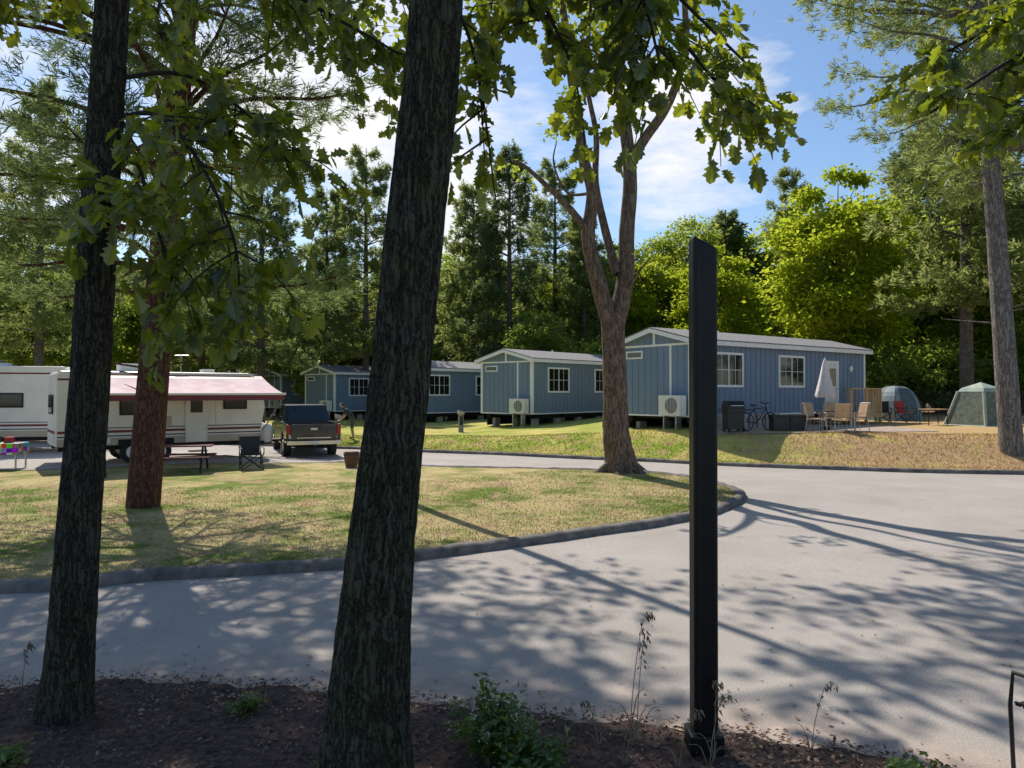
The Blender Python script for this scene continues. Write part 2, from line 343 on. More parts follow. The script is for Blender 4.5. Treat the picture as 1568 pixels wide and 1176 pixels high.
n=16000; g=np.random.default_rng(3); x=g.uniform(-6,4,n); y=nearY(x)+.12-g.random(n)**1.2*3.2
z=hgt(x,y)+.045+bumpf(x,y); V,F=leafq(np.stack([x,y,z],1),g.normal(0,1,(n,3))*[1,1,.25],np.stack([g.normal(0,.3,n),g.normal(0,.3,n),np.ones(n)],1),g.uniform(.015,.06,n),.22)
link('mulch_chips',np_mesh('mulch_chips',V,F,[M['chips']]))
n=3200; x=g.uniform(-9,9,n); u=g.random(n); y=nearY(x)+np.where(u<.75,g.normal(-.05,.25,n),g.random(n)**2*5); y=np.where(u>.9,nearY(x)-g.random(n)*2,y)
V,F=leafq(np.stack([x,y,hgt(x,y)+np.where(y<nearY(x)+.05,.06,.008)],1),g.normal(0,1,(n,3))*[1,1,.15],np.stack([g.normal(0,.4,n),g.normal(0,.4,n),np.ones(n)],1),g.uniform(.015,.055,n),.28)
link('leaf_litter',np_mesh('leaf_litter',V,F,[M['litter']]))

# ------------------------------------------------------------------ houses
def home(corner,base_z,ang,L=12.8,W=3.7,Hh=2.92):
    gz=H(corner[0]+.5,corner[1]+.5)-base_z
    o=Obj('park_model_home',(corner[0],corner[1],base_z),math.radians(ang))
    rise=.48
    o.part('walls')
    o.prism([(0,0),(W,0),(W,Hh),(W/2,Hh+rise),(0,Hh)],0,L,'siding','x')
    o.part('battens')
    x=.35
    while x<L-.2: o.box(x-.022,x+.022,-.018,.0,.02,Hh-.12,'siding'); x+=.34
    y=.34
    while y<W-.2:
        zt=Hh+rise*(1-abs(y-W/2)/(W/2)); o.box(-.018,0,y-.022,y+.022,.02,zt-.16,'siding'); y+=.34
    o.part('trim')
    o.box(-.026,.11,-.026,.0,0,Hh-.1,'white'); o.box(-.026,0,0,.12,0,Hh-.1,'white'); o.box(-.026,0,W-.12,W+.02,0,Hh-.1,'white')
    o.box(L-.11,L+.022,-.026,0,0,Hh-.1,'white')
    o.box(-.024,0,.12,W-.12,Hh-.18,Hh-.1,'white'); o.box(-.024,0,.95,1.04,0,Hh-.18,'white'); o.box(-.024,0,W/2-.05,W/2+.05,Hh-.1,Hh+rise-.1,'white')
    o.box(0,L,-.03,-.001,-.03,.03,'white'); o.box(-.03,-.001,0,W,-.03,.03,'white')
    o.part('roof')
    ov=.28; t=.05; sl=rise/(W/2)
    for sgn in (0,1):
        ya,yb=(-ov,W/2) if not sgn else (W+ov,W/2)
        za=Hh-sl*ov+.06; zb=Hh+rise+.06
        o.prism([(ya,za),(yb,zb),(yb,zb+t),(ya,za+t)],-ov,L+ov,'shingle','x')
        o.prism([(ya,za-.17),(yb,zb-.17),(yb,zb-.003),(ya,za-.003)],-ov,-ov+.04,'white','x')
        o.prism([(ya,za-.17),(yb,zb-.17),(yb,zb-.003),(ya,za-.003)],L+ov-.04,L+ov,'white','x')
        o.prism([(ya,za-.03),(yb,zb-.03),(yb,zb-.004),(ya,za-.004)],-ov+.04,L+ov-.04,'white','x')
        y0,y1=sorted((ya,ya+(.04 if not sgn else -.04)))
        o.box(-ov+.041,L+ov-.041,y0-.002,y1,za-.17,za-.032,'white')
    def win(x0,x1,z0,z1,i):
        o.part('window_%d'%i)
        f=.09
        o.box(x0,x1,-.05,-.001,z0,z0+f,'white');o.box(x0,x1,-.05,-.001,z1-f,z1,'white')
        o.box(x0,x0+f,-.05,-.001,z0+f,z1-f,'white');o.box(x1-f,x1,-.05,-.001,z0+f,z1-f,'white')
        o.box(x0+f,x1-f,-.022,-.002,z0+f,z1-f,'glass')
        xm=(x0+x1)/2; o.box(xm-.03,xm+.03,-.04,-.023,z0+f,z1-f,'white')
        for k in (.25,.75): xx=x0+f+(x1-x0-2*f)*k; o.box(xx-.01,xx+.01,-.03,-.023,z0+f,z1-f,'white')
        zz=(z0+z1)/2; o.box(x0+f,xm-.03,-.03,-.0235,zz-.01,zz+.01,'white'); o.box(xm+.03,x1-f,-.03,-.0235,zz-.01,zz+.01,'white')
    win(1.3,3.2,1.12,2.5,1); win(5.65,7.6,1.12,2.5,2)
    o.part('door',.004); dx=9.3
    o.box(dx,dx+1.1,-.05,-.001,.12,2.35,'white'); o.box(dx+.12,dx+.98,-.062,-.051,.2,2.24,'acw')
    o.box(dx+.28,dx+.82,-.068,-.063,1.2,2.0,'glass'); o.cyl((dx+.9,-.06,1.1),(dx+.9,-.12,1.1),.03,'metal')
    o.part('wall_lamp'); o.box(11.3,11.5,-.12,-.019,1.9,2.15,'white',Matrix.Rotation(math.radians(45),3,'Y'))
    o.part('gable_window'); y0,y1=W-1.25,W-.35
    o.box(-.04,0,y0,y1,2.28,2.6,'white'); o.box(-.046,-.041,y0+.07,y1-.07,2.34,2.54,'glass')
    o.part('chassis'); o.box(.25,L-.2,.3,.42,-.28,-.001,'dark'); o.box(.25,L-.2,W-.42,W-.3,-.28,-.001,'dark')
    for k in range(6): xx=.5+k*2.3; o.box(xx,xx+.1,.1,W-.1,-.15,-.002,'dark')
    o.box(.3,L-.3,W-.2,W-.15,gz,-.003,'dark')  # near-black sheet stands in for shade in the open gap under the floor
    o.part('piers',.01)
    for k in range(7):
        xx=.5+k*1.95
        for yy in (.3,W-.6):
            o.box(xx,xx+.42,yy,yy+.22,gz-.15,gz/2-.02,'block'); o.box(xx+.02,xx+.4,yy-.02,yy+.24,gz/2-.01,-.285,'block')
    o.part('wheels')
    for k in range(2):
        xx=2.6+k*.75; o.cyl((xx,.55,gz+.33),(xx,.75,gz+.33),.33,'rubber')
        o.cyl((xx,.5,gz+.33),(xx,.56,gz+.33),.17,'metal')
    o.part('heat_pump',.015)
    y0=.15; zc=.02
    o.box(-.48,-.1,y0,y0+1.05,zc,zc+.78,'acw')
    V,F=tube([(-.485,y0+.42,zc+.39),(-.5,y0+.42,zc+.39)],[.3,.28],24); o.add(V,F,'acg'); o.add(V[24:],[list(range(24))],'acg')
    for k in range(5): o.box(-.51,-.502,y0+.14+k*.14,y0+.15+k*.14,zc+.12,zc+.66,'acw')
    o.box(-.44,-.14,y0+.2,y0+.26,gz-.05,zc,'metal');o.box(-.44,-.14,y0+.8,y0+.86,gz-.05,zc,'metal')
    o.part('vent_pipe'); o.cyl((5,2.6,Hh+.2),(5,2.6,Hh+.75),.05,'white')
    return o
h1=home((6.78,28),1.56,36.9)
h1.part('deck'); gz=.97-1.56
for k in range(12): h1.box(8.3,10.9,-1.75+k*.145,-1.75+k*.145+.135,.0,.04,'wood')
for x in (8.35,9.6,10.85):
    h1.box(x-.05,x+.05,-1.78,-1.68,gz-.1,1.05,'wood')
h1.box(8.3,10.9,-1.79,-1.67,1.05,1.1,'wood')
x=9.72
while x<10.8: h1.box(x-.02,x+.02,-1.75,-1.71,.1,1.05,'wood'); x+=.13
h1.box(9.6,10.9,-1.76,-1.70,.08,.13,'wood')
for yy in (-1.6,-1.1,-.6,-.2): h1.box(10.84,10.88,yy-.02,yy+.02,.04,1.05,'wood')
h1.box(10.8,10.92,-1.67,-.07,1.05,1.1,'wood')
h1.box(8.3,10.9,-1.8,-1.76,-.18,-.01,'wood')
for k in range(3): h1.box(8.3-.3*(k+1),8.3-.3*k,-1.5,-.4,-.2*(k+1),-.2*(k+1)+.05,'wood')
h1.finish()
home((1.06,38.9),1.33,48.6).finish()
home((-6.3,47),1.12,48).finish()
home((-13.2,55),1.05,50).finish()
home((-20.0,64),1.1,50).finish()
home((-27.0,71),1.25,48).finish()

def chair(name,x,y,rz,fab='tan'):
    o=Obj(name,(x,y,H(x,y)+.1),rz)
    o.part('seat',.01); o.box(-.25,.25,-.24,.24,.42,.46,fab)
    o.part('backrest',.01); o.box(-.25,.25,.22,.26,.5,1.0,fab,Matrix.Rotation(math.radians(-12),3,'X'))
    o.part('frame')
    for sx in (-.27,.27):
        o.tube([(sx,-.25,0),(sx,-.25,.64),(sx,.22,.66)],.014,'metal'); o.tube([(sx,.3,0),(sx,.22,.45),(sx,.34,1.02)],.014,'metal')
        o.tube([(sx,-.25,.44),(sx,.22,.44)],.014,'metal')
    o.tube([(-.27,.34,1.02),(.27,.34,1.02)],.014,'metal')
    return o.finish()
for (x,y,r) in ((10.9,26.8,1.3),(11.2,27.6,.3),(12.0,27.7,-.2),(12.6,27.0,-1.4),(11.6,26.1,3.0)): chair('patio_chair',x,y,r)
o=Obj('patio_table',(11.8,26.9,H(11.8,26.9)+.1)); o.part('top',.01); o.box(-.6,.6,-.4,.4,.7,.73,'blackm'); o.part('legs')
for a in (-.5,.5):
    for b in (-.32,.32): o.cyl((a,b,0),(a,b,.7),.02,'metal')
o.finish()
o=Obj('patio_umbrella',(11.85,28.0,H(11.85,28)+.1)); o.part('pole'); o.cyl((0,0,0),(0,0,2.75),.022,'metal'); o.cyl((0,0,0),(0,0,.12),.26,'blackm',.2,20)
o.part('canopy')
nn=16; V=[];zz=[(2.72,.02),(2.5,.09),(2.0,.17),(1.6,.24),(1.3,.3),(1.22,.27)]
for z,r in zz:
    for k in range(nn): a=2*math.pi*k/nn; q=r*(1+.22*(1 if k%2 else -1)*min(1,(2.7-z))); V.append((q*math.cos(a),q*math.sin(a),z))
o.add(V,[(i*nn+k,i*nn+(k+1)%nn,(i+1)*nn+(k+1)%nn,(i+1)*nn+k) for i in range(len(zz)-1) for k in range(nn)],'umb',True); o.finish()
def grill(x,y,rz=0):
    o=Obj('barbecue_grill',(x,y,H(x,y)+.1),rz); o.part('cart',.01); o.box(-.32,.32,-.22,.22,.1,.7,'blackm'); o.box(-.7,-.33,-.2,.2,.78,.82,'blackm');o.box(.33,.7,-.2,.2,.78,.82,'blackm')
    o.box(-.34,.34,-.25,.25,.7,.85,'blackm')
    o.part('lid',.01); o.prism([(-.25,.85),(.25,.85),(.25,.98),(.14,1.12),(-.14,1.12),(-.25,.98)],-.33,.33,'blackm','x'); o.tube([(-.25,-.3,.95),(.25,-.3,.95)],.015,'chrome')
    o.part('wheels')
    for s in (-.28,.28): o.cyl((s,-.2,.08),(s+.04,-.2,.08),.08,'rubber'); o.cyl((s,.2,.08),(s+.04,.2,.08),.08,'rubber')
    return o.finish()
grill(8.0,26.75,.2)
for (x,y) in ((9.75,27.0),(10.4,27.1)):
    o=Obj('planter_box',(x,y,H(x,y)+.09)); o.part('box',.015); o.box(-.3,.3,-.25,.25,0,.58,'blackm'); o.box(-.33,.33,-.28,.28,.52,.6,'blackm'); o.finish()
o=Obj('low_block_wall',(0,0,0)); o.part('blocks',.01)
for k in range(9):
    x=7.35+k*.42; y=27.75+k*.3; z=H(x,y)+.08
    for q in range(3): o.box(x-.2,x+.2,y-.1,y+.1,z+q*.2,z+q*.2+.192,'block',Matrix.Rotation(.6435,3,'Z'))
o.finish()
o=Obj('bicycle',(8.95,26.9,H(8.95,26.9)+.1),.3); o.part('wheels')
for s in (-.5,.5):
    a=np.linspace(0,2*np.pi,25); o.tube(np.stack([s+.32*np.cos(a),0*a,.34+.32*np.sin(a)],1),.022,'rubber')
    for k in range(6): b=k*math.pi/6; o.tube([(s-.31*math.cos(b),0,.34-.31*math.sin(b)),(s+.31*math.cos(b),0,.34+.31*math.sin(b))],.003,'metal',4)
o.part('frame'); 
for P in ([(-.5,0,.34),(-.05,0,.3)],[(-.5,0,.34),(-.18,0,.8)],[(-.05,0,.3),(-.2,0,.92)],[(-.05,0,.3),(.32,0,.82)],[(-.18,0,.8),(.32,0,.85)],[(.5,0,.34),(.3,0,1.0)],[(.3,-.28,1.05),(.3,0,1.0),(.3,.28,1.05)]): o.tube(P,.02,'blackm')
o.part('saddle',.01); o.box(-.33,-.08,-.06,.06,.92,.97,'blackm'); o.finish()
def dome(name,x,y,w,h,rz,m1,m2):
    o=Obj(name,(x,y,H(x,y)+.05),rz); o.part('canopy'); V=[];n=24;rows=9
    for i in range(rows):
        t=i/(rows-1)*math.pi/2
        for k in range(n):
            a=2*math.pi*k/n; sq=1/max(abs(math.cos(a)),abs(math.sin(a)))**.55; r=w/2*math.cos(t)**.7*sq*.85; V.append((r*math.cos(a),r*math.sin(a),h*math.sin(t)))
    F=[(i*n+k,i*n+(k+1)%n,(i+1)*n+(k+1)%n,(i+1)*n+k) for i in range(rows-1) for k in range(n)]
    o.add(V,[f for f in F if (f[0]%n)//4%2==0],m1); o.add(V,[f for f in F if (f[0]%n)//4%2],m2)
    o.part('poles')
    for q in (math.pi/4,3*math.pi/4):
        P=[(w*.56*math.cos(q)*math.cos(t),w*.56*math.sin(q)*math.cos(t),h*math.sin(t)*1.02) for t in np.linspace(0,math.pi,17)]; o.tube(P,.015,'blackm')
    return o.finish()
dome('dome_tent',18.9,36.5,2.3,1.75,.3,'tentd','tent')
o=Obj('screen_tent',(19.9,31.4,H(19.9,31.4)+.05),.35); w=.95;t=.5
o.part('roof'); V=[(-t,-t,1.6),(t,-t,1.6),(t,t,1.6),(-t,t,1.6),(0,0,1.85),(-t-.1,-t-.1,1.45),(t+.1,-t-.1,1.45),(t+.1,t+.1,1.45),(-t-.1,t+.1,1.45)]
o.add(V,[(0,1,4),(1,2,4),(2,3,4),(3,0,4),(5,6,1,0),(6,7,2,1),(7,8,3,2),(8,5,0,3)],'tentg')
o.part('mesh_walls'); V=[(-w,-w,0),(w,-w,0),(w,w,0),(-w,w,0),(-t-.09,-t-.09,1.45),(t+.09,-t-.09,1.45),(t+.09,t+.09,1.45),(-t-.09,t+.09,1.45)]
o.add(V,[(0,1,5,4),(1,2,6,5),(2,3,7,6),(3,0,4,7)],'mesh')
o.part('seams')
for a,b in ((0,4),(1,5),(2,6),(3,7),(0,1),(1,2),(2,3),(3,0)): o.tube([V[a],V[b]],.06,'tentg',6)
o.finish()
def camp_chair(x,y,rz,m):
    o=Obj('folding_camp_chair',(x,y,H(x,y)+.11),rz); o.part('seat'); o.add([(-.27,-.25,.45),(.27,-.25,.45),(.27,.25,.38),(-.27,.25,.38),(-.28,.4,.95),(.28,.4,.95)],[(0,1,2,3),(3,2,5,4)],m)
    o.part('frame')
    for P in ([(-.3,-.28,0),(.3,-.28,.45)],[(.3,-.28,0),(-.3,-.28,.45)],[(-.3,-.28,0),(-.3,.28,.5)],[(.3,-.28,0),(.3,.28,.5)],[(-.3,.3,0),(-.3,-.25,.5)],[(.3,.3,0),(.3,-.25,.5)],[(-.3,.3,0),(.3,.3,.45)],[(.3,.3,0),(-.3,.3,.45)],[(-.3,.25,.1),(-.3,.42,.97)],[(.3,.25,.1),(.3,.42,.97)],[(-.31,-.28,.62),(-.31,.35,.66)],[(.31,-.28,.62),(.31,.35,.66)],[(-.3,-.28,.45),(-.3,-.28,.62)],[(.3,-.28,.45),(.3,-.28,.62)]): o.tube(P,.014,'blackm')
    return o.finish()
camp_chair(17.9,33.6,.4,'red'); camp_chair(-7.7,21.9,.5,'blackm'); camp_chair(17.0,33.9,-.3,'blackm')
o=Obj('camp_table',(18.0,31.6,H(18,31.6)+.05),.2); o.part('top',.01); o.box(-.5,.5,-.3,.3,.68,.72,'wood'); o.part('legs')
for a in (-.45,.45):
    for b in (-.25,.25): o.cyl((a,b,0),(a,b,.68),.02,'blackm')
o.finish()
o=Obj('chain_link_fence',(0,0,0)); o.part('posts'); P=[(15.5+k*2.2,41+k*.1) for k in range(12)]
for x,y in P: o.cyl((x,y,H(x,y)),(x,y,H(x,y)+1.5),.03,'blackm',n=6)
o.part('wires')
for k in range(11):
    a,b=P[k],P[k+1]
    for zz in (.05,1.45): o.tube([(a[0],a[1],H(*a)+zz),(b[0],b[1],H(*b)+zz)],.02,'blackm',4)
    for q in range(22):
        t0=q/22; x=a[0]+(b[0]-a[0])*t0; y=a[1]+(b[1]-a[1])*t0; z=H(x,y)
        o.tube([(x,y,z+.05),(x+.35,y,z+1.45)],.006,'blackm',3); o.tube([(x+.35,y,z+.05),(x,y,z+1.45)],.006,'blackm',3)
o.finish()

for (x,y,h) in ((-2.45,35.5,.95),(-8.6,36.5,.9),(-4.6,36.2,.8)):
    o=Obj('utility_pedestal',(x,y,H(x,y)),.3); o.part('post',.01); o.box(-.11,.11,-.09,.09,0,h,'acg'); o.part('hood',.01); o.prism([(-.14,h),(.14,h),(.14,h+.1),(-.14,h+.2)],-.14,.14,'block','y'); o.part('panel'); o.box(-.08,.08,-.1,-.091,h*.45,h*.9,'blackm'); o.finish()
o=Obj('barrel_planter',(-4.9,22.6,H(-4.9,22.6)+.1)); o.part('pot'); V,F=tube([(0,0,0),(0,0,.2),(0,0,.45),(0,0,.47),(0,0,.42)],[.17,.21,.25,.22,.2],20); o.add(V,F,'pot',True); o.add(V[80:],[list(range(20))],'mulch'); o.finish()
def picnic(x,y,rz,top='redwood'):
    o=Obj('picnic_table',(x,y,H(x,y)+.11),rz); o.part('top',.006)
    for k in range(5): o.box(-.9,.9,-.37+k*.15,-.37+k*.15+.14,.72,.76,top)
    o.part('benches',.006)
    for s in (-.75,.5):
        for k in range(2): o.box(-.9,.9,s+k*.14,s+k*.14+.13,.42,.46,top)
    o.part('legs')
    for s in (-.65,.65):
        o.tube([(s,-.7,0),(s,-.2,.72)],.03,'blackm'); o.tube([(s,.7,0),(s,.2,.72)],.03,'blackm'); o.tube([(s,-.75,.4),(s,.75,.4)],.03,'blackm')
    return o.finish()
picnic(-9.6,21.4,.25)
o=Obj('table_with_tablecloth',(-15.4,22.0,H(-15.4,22.0)+.1),.2); o.part('cloth',.02); o.box(-.8,.8,-.4,.4,.45,.78,'check'); o.part('legs')
for a in (-.72,.72):
    for b in (-.33,.33): o.cyl((a,b,0),(a,b,.52),.025,'metal')
o.part('boxes',.01); o.box(-.2,.15,-.2,.1,.78,1.0,'blackm'); o.box(.3,.5,-.1,.15,.78,.95,'red'); o.finish()

# ------------------------------------------------------------------ trailers
def trailer(x,y,rz,L=6.4,W=2.3,H0=.6,H1=2.95,awning=True):
    o=Obj('travel_trailer',(x,y,H(x,y)+.1),rz)
    o.part('body',.05)
    prof=[(0,H0),(0.02,H1-.12),(.12,H1),(L-.55,H1),(L-.12,H1-.35),(L,1.75),(L-.22,H0)]
    o.prism(prof,0,W,'rvw')
    o.part('stripes')
    e=.004
    o.box(.06,L-.16,-e,0,1.0,1.08,'maroon'); o.box(.06,L-.17,-e-.001,0,.88,.92,'navy'); o.box(.05,L-.2,-e,0,H0+.02,.84,'rvb'); o.box(.06,L-.35,-e,0,H1-.3,H1-.24,'maroon')
    o.box(.5,L-.1,-e-.001,0,1.14,1.17,'navy')
    o.box(-e,-0.001,.1,W-.1,1.0,1.08,'maroon')
    o.part('seams')
    for xx in (.9,2.6,4.7): o.box(xx-.006,xx+.006,-.006,0,H0+.02,H1-.1,'rvb')
    o.box(.05,L-.4,-.03,0,H1-.06,H1-.02,'acw')
    o.part('windows',.01)
    def w(x0,x1,z0,z1): o.box(x0,x1,-.03,-.001,z0,z1,'rubber'); o.box(x0+.05,x1-.05,-.036,-.031,z0+.05,z1-.05,'glass')
    w(.5,1.15,1.75,2.25); w(1.75,2.5,1.55,2.25); w(4.95,5.75,1.7,2.25)
    o.box(-.03,-.001,.6,1.7,1.6,2.2,'rubber'); o.box(-.036,-.031,.65,1.65,1.65,2.15,'glass')
    o.part('door',.01); o.box(3.75,4.4,-.035,-.001,.62,2.45,'rvw'); o.box(3.72,3.75,-.04,-.001,.6,2.48,'metal'); o.box(4.4,4.43,-.04,-.001,.6,2.48,'metal'); o.box(3.88,4.27,-.041,-.036,1.6,2.1,'glass'); o.box(3.8,4.35,-.4,-.05,.3,.34,'metal')
    o.part('hatches',.005); o.box(2.7,3.3,-.015,-.001,1.2,1.5,'rvb'); o.box(1.0,1.5,-.015,-.001,.66,.86,'rvw'); o.box(.3,.7,-.015,-.001,1.2,1.5,'acw')
    o.part('wheels')
    for wx in (2.15,2.95):
        for yy in (.02,W-.24):
            o.cyl((wx,yy,.36),(wx,yy+.22,.36),.36,'rubber',n=20)
            o.cyl((wx,yy-.01,.36),(wx,yy+.01,.36),.2,'acw',n=14)
    o.part('wheel_arch'); o.box(1.72,3.38,-.006,.3,.55,.78,'dark')
    o.part('frame'); o.box(.1,L-.2,.2,.3,.45,.6-.001,'dark'); o.box(.1,L-.2,W-.3,W-.2,.45,.599,'dark')
    o.tube([(L-.3,.3,.5),(L+1.1,W/2,.5)],.05,'blackm'); o.tube([(L-.3,W-.3,.5),(L+1.1,W/2,.5)],.05,'blackm'); o.tube([(L+1.0,W/2,.0),(L+1.0,W/2,.85)],.035,'metal')
    for xx in (.4,L-.5): o.box(xx,xx+.08,.2,.28,0,.45,'metal')
    o.part('propane_tanks'); 
    for yy in (.6,1.1): 
        V,F=tube([(L+.25,yy,.45),(L+.25,yy,.52),(L+.25,yy,1.0),(L+.25,yy,1.12),(L+.25,yy,1.17)],[.12,.2,.2,.13,.03],16); o.add(V,F,'acw',True)
    o.box(L-.05,L+.5,.4,1.7,.4,.45,'blackm')
    o.part('roof_units',.04); o.box(1.9,2.9,.8,1.55,H1+.001,H1+.28,'acw'); o.box(4.5,4.9,.9,1.3,H1+.001,H1+.14,'acw'); o.box(.9,1.2,.4,.7,H1+.001,H1+.12,'acg')
    o.tube([(3.7,.5,H1),(3.7,.5,H1+.6)],.015,'metal'); o.tube([(3.5,.5,H1+.58),(3.95,.5,H1+.6)],.012,'metal')
    if awning:
        o.part('awning'); x0,x1=1.0,L-.15; n=8; V=[];D=2.3
        for i in range(n+1):
            t=i/n; yy=-.02-D*t; zz=H1-.1-.62*t-.06*math.sin(math.pi*t)
            V+= [(x0,yy,zz),(x1,yy,zz)]
        Fs=[(2*i,2*i+1,2*i+3,2*i+2) for i in range(n)]
        o.add(V,Fs[:1],'maroon',True); o.add(V,Fs[1:],'awn',True)
        yy=-.02-D; zz=H1-.72
        o.add([(x0,yy,zz),(x1,yy,zz),(x1,yy-.01,zz-.2),(x0,yy-.01,zz-.2)],[(0,1,2,3)],'maroon')
        o.tube([(x0-.05,yy,zz),(x1+.05,yy,zz)],.04,'acw')
        for xx in (x0-.03,x1+.03): o.tube([(xx,yy,zz),(xx,-.03,.9)],.022,'metal'); o.tube([(xx,yy,zz),(xx,-.03,2.3)],.018,'metal')
    return o.finish()
trailer(-13.9,22.5,math.radians(37))
trailer(-23.8,26.2,math.radians(14),L=7.6,H1=3.25,awning=False)
trailer(-27.5,33.5,math.radians(12),L=8,H1=3.2,awning=False)

def pickup(x,y,rz):
    o=Obj('pickup_truck',(x,y,H(x,y)+.01),rz); W=.97
    o.part('body',.03)
    bp=[(0,.55),(0,1.22),(1.95,1.24),(1.95,.45),(1.6,.45),(1.45,.8),(1.2,.9),(.9,.8),(.75,.5)]
    o.prism(bp,-W,-W+.09,'truck'); o.prism(bp,W-.09,W,'truck')
    o.box(0,1.95,-W+.09,W-.09,.62,.72,'truck'); o.box(1.87,1.95,-W+.09,W-.09,.72,1.24,'truck')
    o.prism([(1.98,.42),(1.98,1.25),(4.2,1.22),(5.55,1.1),(5.65,.95),(5.62,.5),(5.35,.42),(5.15,.8),(4.9,.9),(4.6,.8),(4.4,.42)],-W,W,'truck')
    o.part('tailgate',.02); o.box(-.05,-.001,-W+.17,W-.17,.64,1.21,'truck'); o.box(-.062,-.051,-.12,.12,1.0,1.08,'chrome'); o.box(-.06,-.051,-.6,.6,.70,.74,'chrome')
    o.part('cab',.04); V=[(2.05,-W+.04,1.25),(4.2,-W+.04,1.22),(4.2,W-.04,1.22),(2.05,W-.04,1.25),(2.25,-W+.2,1.88),(3.45,-W+.2,1.9),(3.45,W-.2,1.9),(2.25,W-.2,1.88)]
    o.add(V,[(0,1,5,4),(1,2,6,5),(2,3,7,6),(3,0,4,7),(4,5,6,7)],'truck')
    o.part('glass'); 
    def q(a,b,c,d,off):
        a,b,c,d=map(Vector,(a,b,c,d)); cc=(a+b+c+d)/4; P=[cc+(p-cc)*.82+Vector(off) for p in (a,b,c,d)]; o.add(P,[(0,1,2,3)],'glass')
    q(V[3],V[0],V[4],V[7],(-.012,0,.003)); q(V[1],V[2],V[6],V[5],(.012,0,.006)); q(V[0],V[1],V[5],V[4],(0,-.012,.003)); q(V[2],V[3],V[7],V[6],(0,.012,.003))
    o.part('tail_lights',.01)
    for s in (-1,1): a,b=sorted((s*W*.995,s*(W-.15))); o.box(-.03,-.001,a,b,.84,1.18,'tail')
    o.part('bumper',.03); o.box(-.2,-.03,-W+.02,W-.02,.48,.62,'chrome'); o.box(-.21,-.2,-.17,.17,.5,.6,'acw'); o.box(-.3,-.2,-.04,.04,.42,.48,'blackm'); o.box(5.6,5.72,-W+.02,W-.02,.42,.65,'chrome')
    o.part('wheels')
    for wx in (1.18,4.88):
        for s in (-1,1):
            o.cyl((wx,s*(W-.27),.39),(wx,s*(W-.01),.39),.39,'rubber',n=24); o.cyl((wx,s*(W-.02),.39),(wx,s*(W+.002),.39),.22,'metal',n=16)
    o.part('underbody'); o.box(.3,5.3,-.6,.6,.35,.6,'dark'); o.part('mirrors',.01); o.box(3.9,4.0,-W-.2,-W-.01,1.25,1.45,'blackm');o.box(3.9,4.0,W+.01,W+.2,1.25,1.45,'blackm')
    return o.finish()
pickup(-7.2,26.9,math.radians(113))

def person(x,y,rz):
    e=[];v=[];r=[]
    def a(p,rad,par=None):
        v.append(p); r.append(rad)
        if par is not None: e.append((par,len(v)-1))
        return len(v)-1
    pel=a((0,0,.93),.15); wst=a((.10,0,1.08),.135,pel); chs=a((.27,0,1.27),.16,wst); nk=a((.40,0,1.40),.06,chs); hd0=a((.46,0,1.46),.075,nk); hd=a((.52,0,1.54),.10,hd0); a((.56,0,1.62),.075,hd)
    for s in (-1,1):
        hp=a((0,s*.10,.88),.11,pel); kn=a((.05,s*.12,.49),.065,hp); an=a((-.02,s*.12,.09),.04,kn); to=a((.15,s*.13,.035),.035,an)
        sh=a((.32,s*.18,1.30),.065,chs); el=a((.40,s*.22,1.02),.045,sh); wr=a((.58,s*.17,.86),.028,el); pm=a((.64,s*.16,.83),.03,wr)
        for k in range(4):
            f=a((.69,s*(.13+.02*k),.81),.0095,pm); a((.72,s*(.13+.02*k),.775),.008,f)
        a((.66,s*.11,.80),.0095,pm)
    me=bpy.data.meshes.new('sk'); me.from_pydata(v,e,[]); o=bpy.data.objects.new('sk',me); col.objects.link(o)
    o.modifiers.new('s','SKIN'); sv=me.skin_vertices[0].data
    for i,q in enumerate(r): sv[i].radius=(q,q)
    sv[0].use_root=True
    sb=o.modifiers.new('u','SUBSURF'); sb.levels=2
    dg=bpy.context.evaluated_depsgraph_get(); m2=bpy.data.meshes.new_from_object(o.evaluated_get(dg)); bpy.data.objects.remove(o)
    m2.materials.clear()
    for k in ('skin','shirt','shorts','hair','rubber'): m2.materials.append(M[k])
    for p in m2.polygons:
        c=p.center; p.use_smooth=True
        if c.z<.09: i=4
        elif c.z<.5: i=0
        elif c.x>.46 and c.z<1.0: i=0
        elif c.z<1.0 and abs(c.y)<.24 and c.x<.3: i=2
        elif c.x>.43 and c.z>1.42: i=3 if (c.z>1.60 or (c.x<.52 and c.z>1.5)) else 0
        elif abs(c.y)>.17 and c.z<1.12: i=0
        else: i=1
        p.material_index=i
    em=empty('person',(x,y,H(x,y)+.08),rz); link('body',m2,em)
person(-7.2,33.5,math.radians(200))

# ------------------------------------------------------------------ post
o=Obj('black_sign_post',(1.33,5.15,.02)); o.part('post',.022)
o.prism([(-.083,0),(.083,0),(.083,3.47),(.03,3.50),(-.083,3.56)],-.083,.083,'black')
o.part('groove'); o.box(-.052,-.046,-.0855,-.0832,.2,3.42,'blackm')
o.part('base_collar',.012); o.box(-.115,.115,-.115,.115,0,.14,'black'); o.finish()
o=Obj('metal_mesh_chair',(3.66,4.78,.0),math.radians(200)); o.part('seat'); 
for k in range(11): o.box(-.25,.25,-.25+k*.05,-.25+k*.05+.03,.42,.436,'blackm')
for k in range(6): o.box(-.25+k*.1-.01,-.25+k*.1+.01,-.25,.28,.4365,.446,'blackm')
o.part('backrest')
for k in range(9): o.box(-.25,.25,.27,.285,.5+k*.05,.5+k*.05+.03,'blackm')
o.part('frame'); 
for s in (-.27,.27): o.tube([(s,-.25,0),(s,-.27,.42),(s,-.25,.64),(s,.25,.66)],.014,'blackm'); o.tube([(s,.33,0),(s,.27,.42),(s,.28,.95)],.014,'blackm')
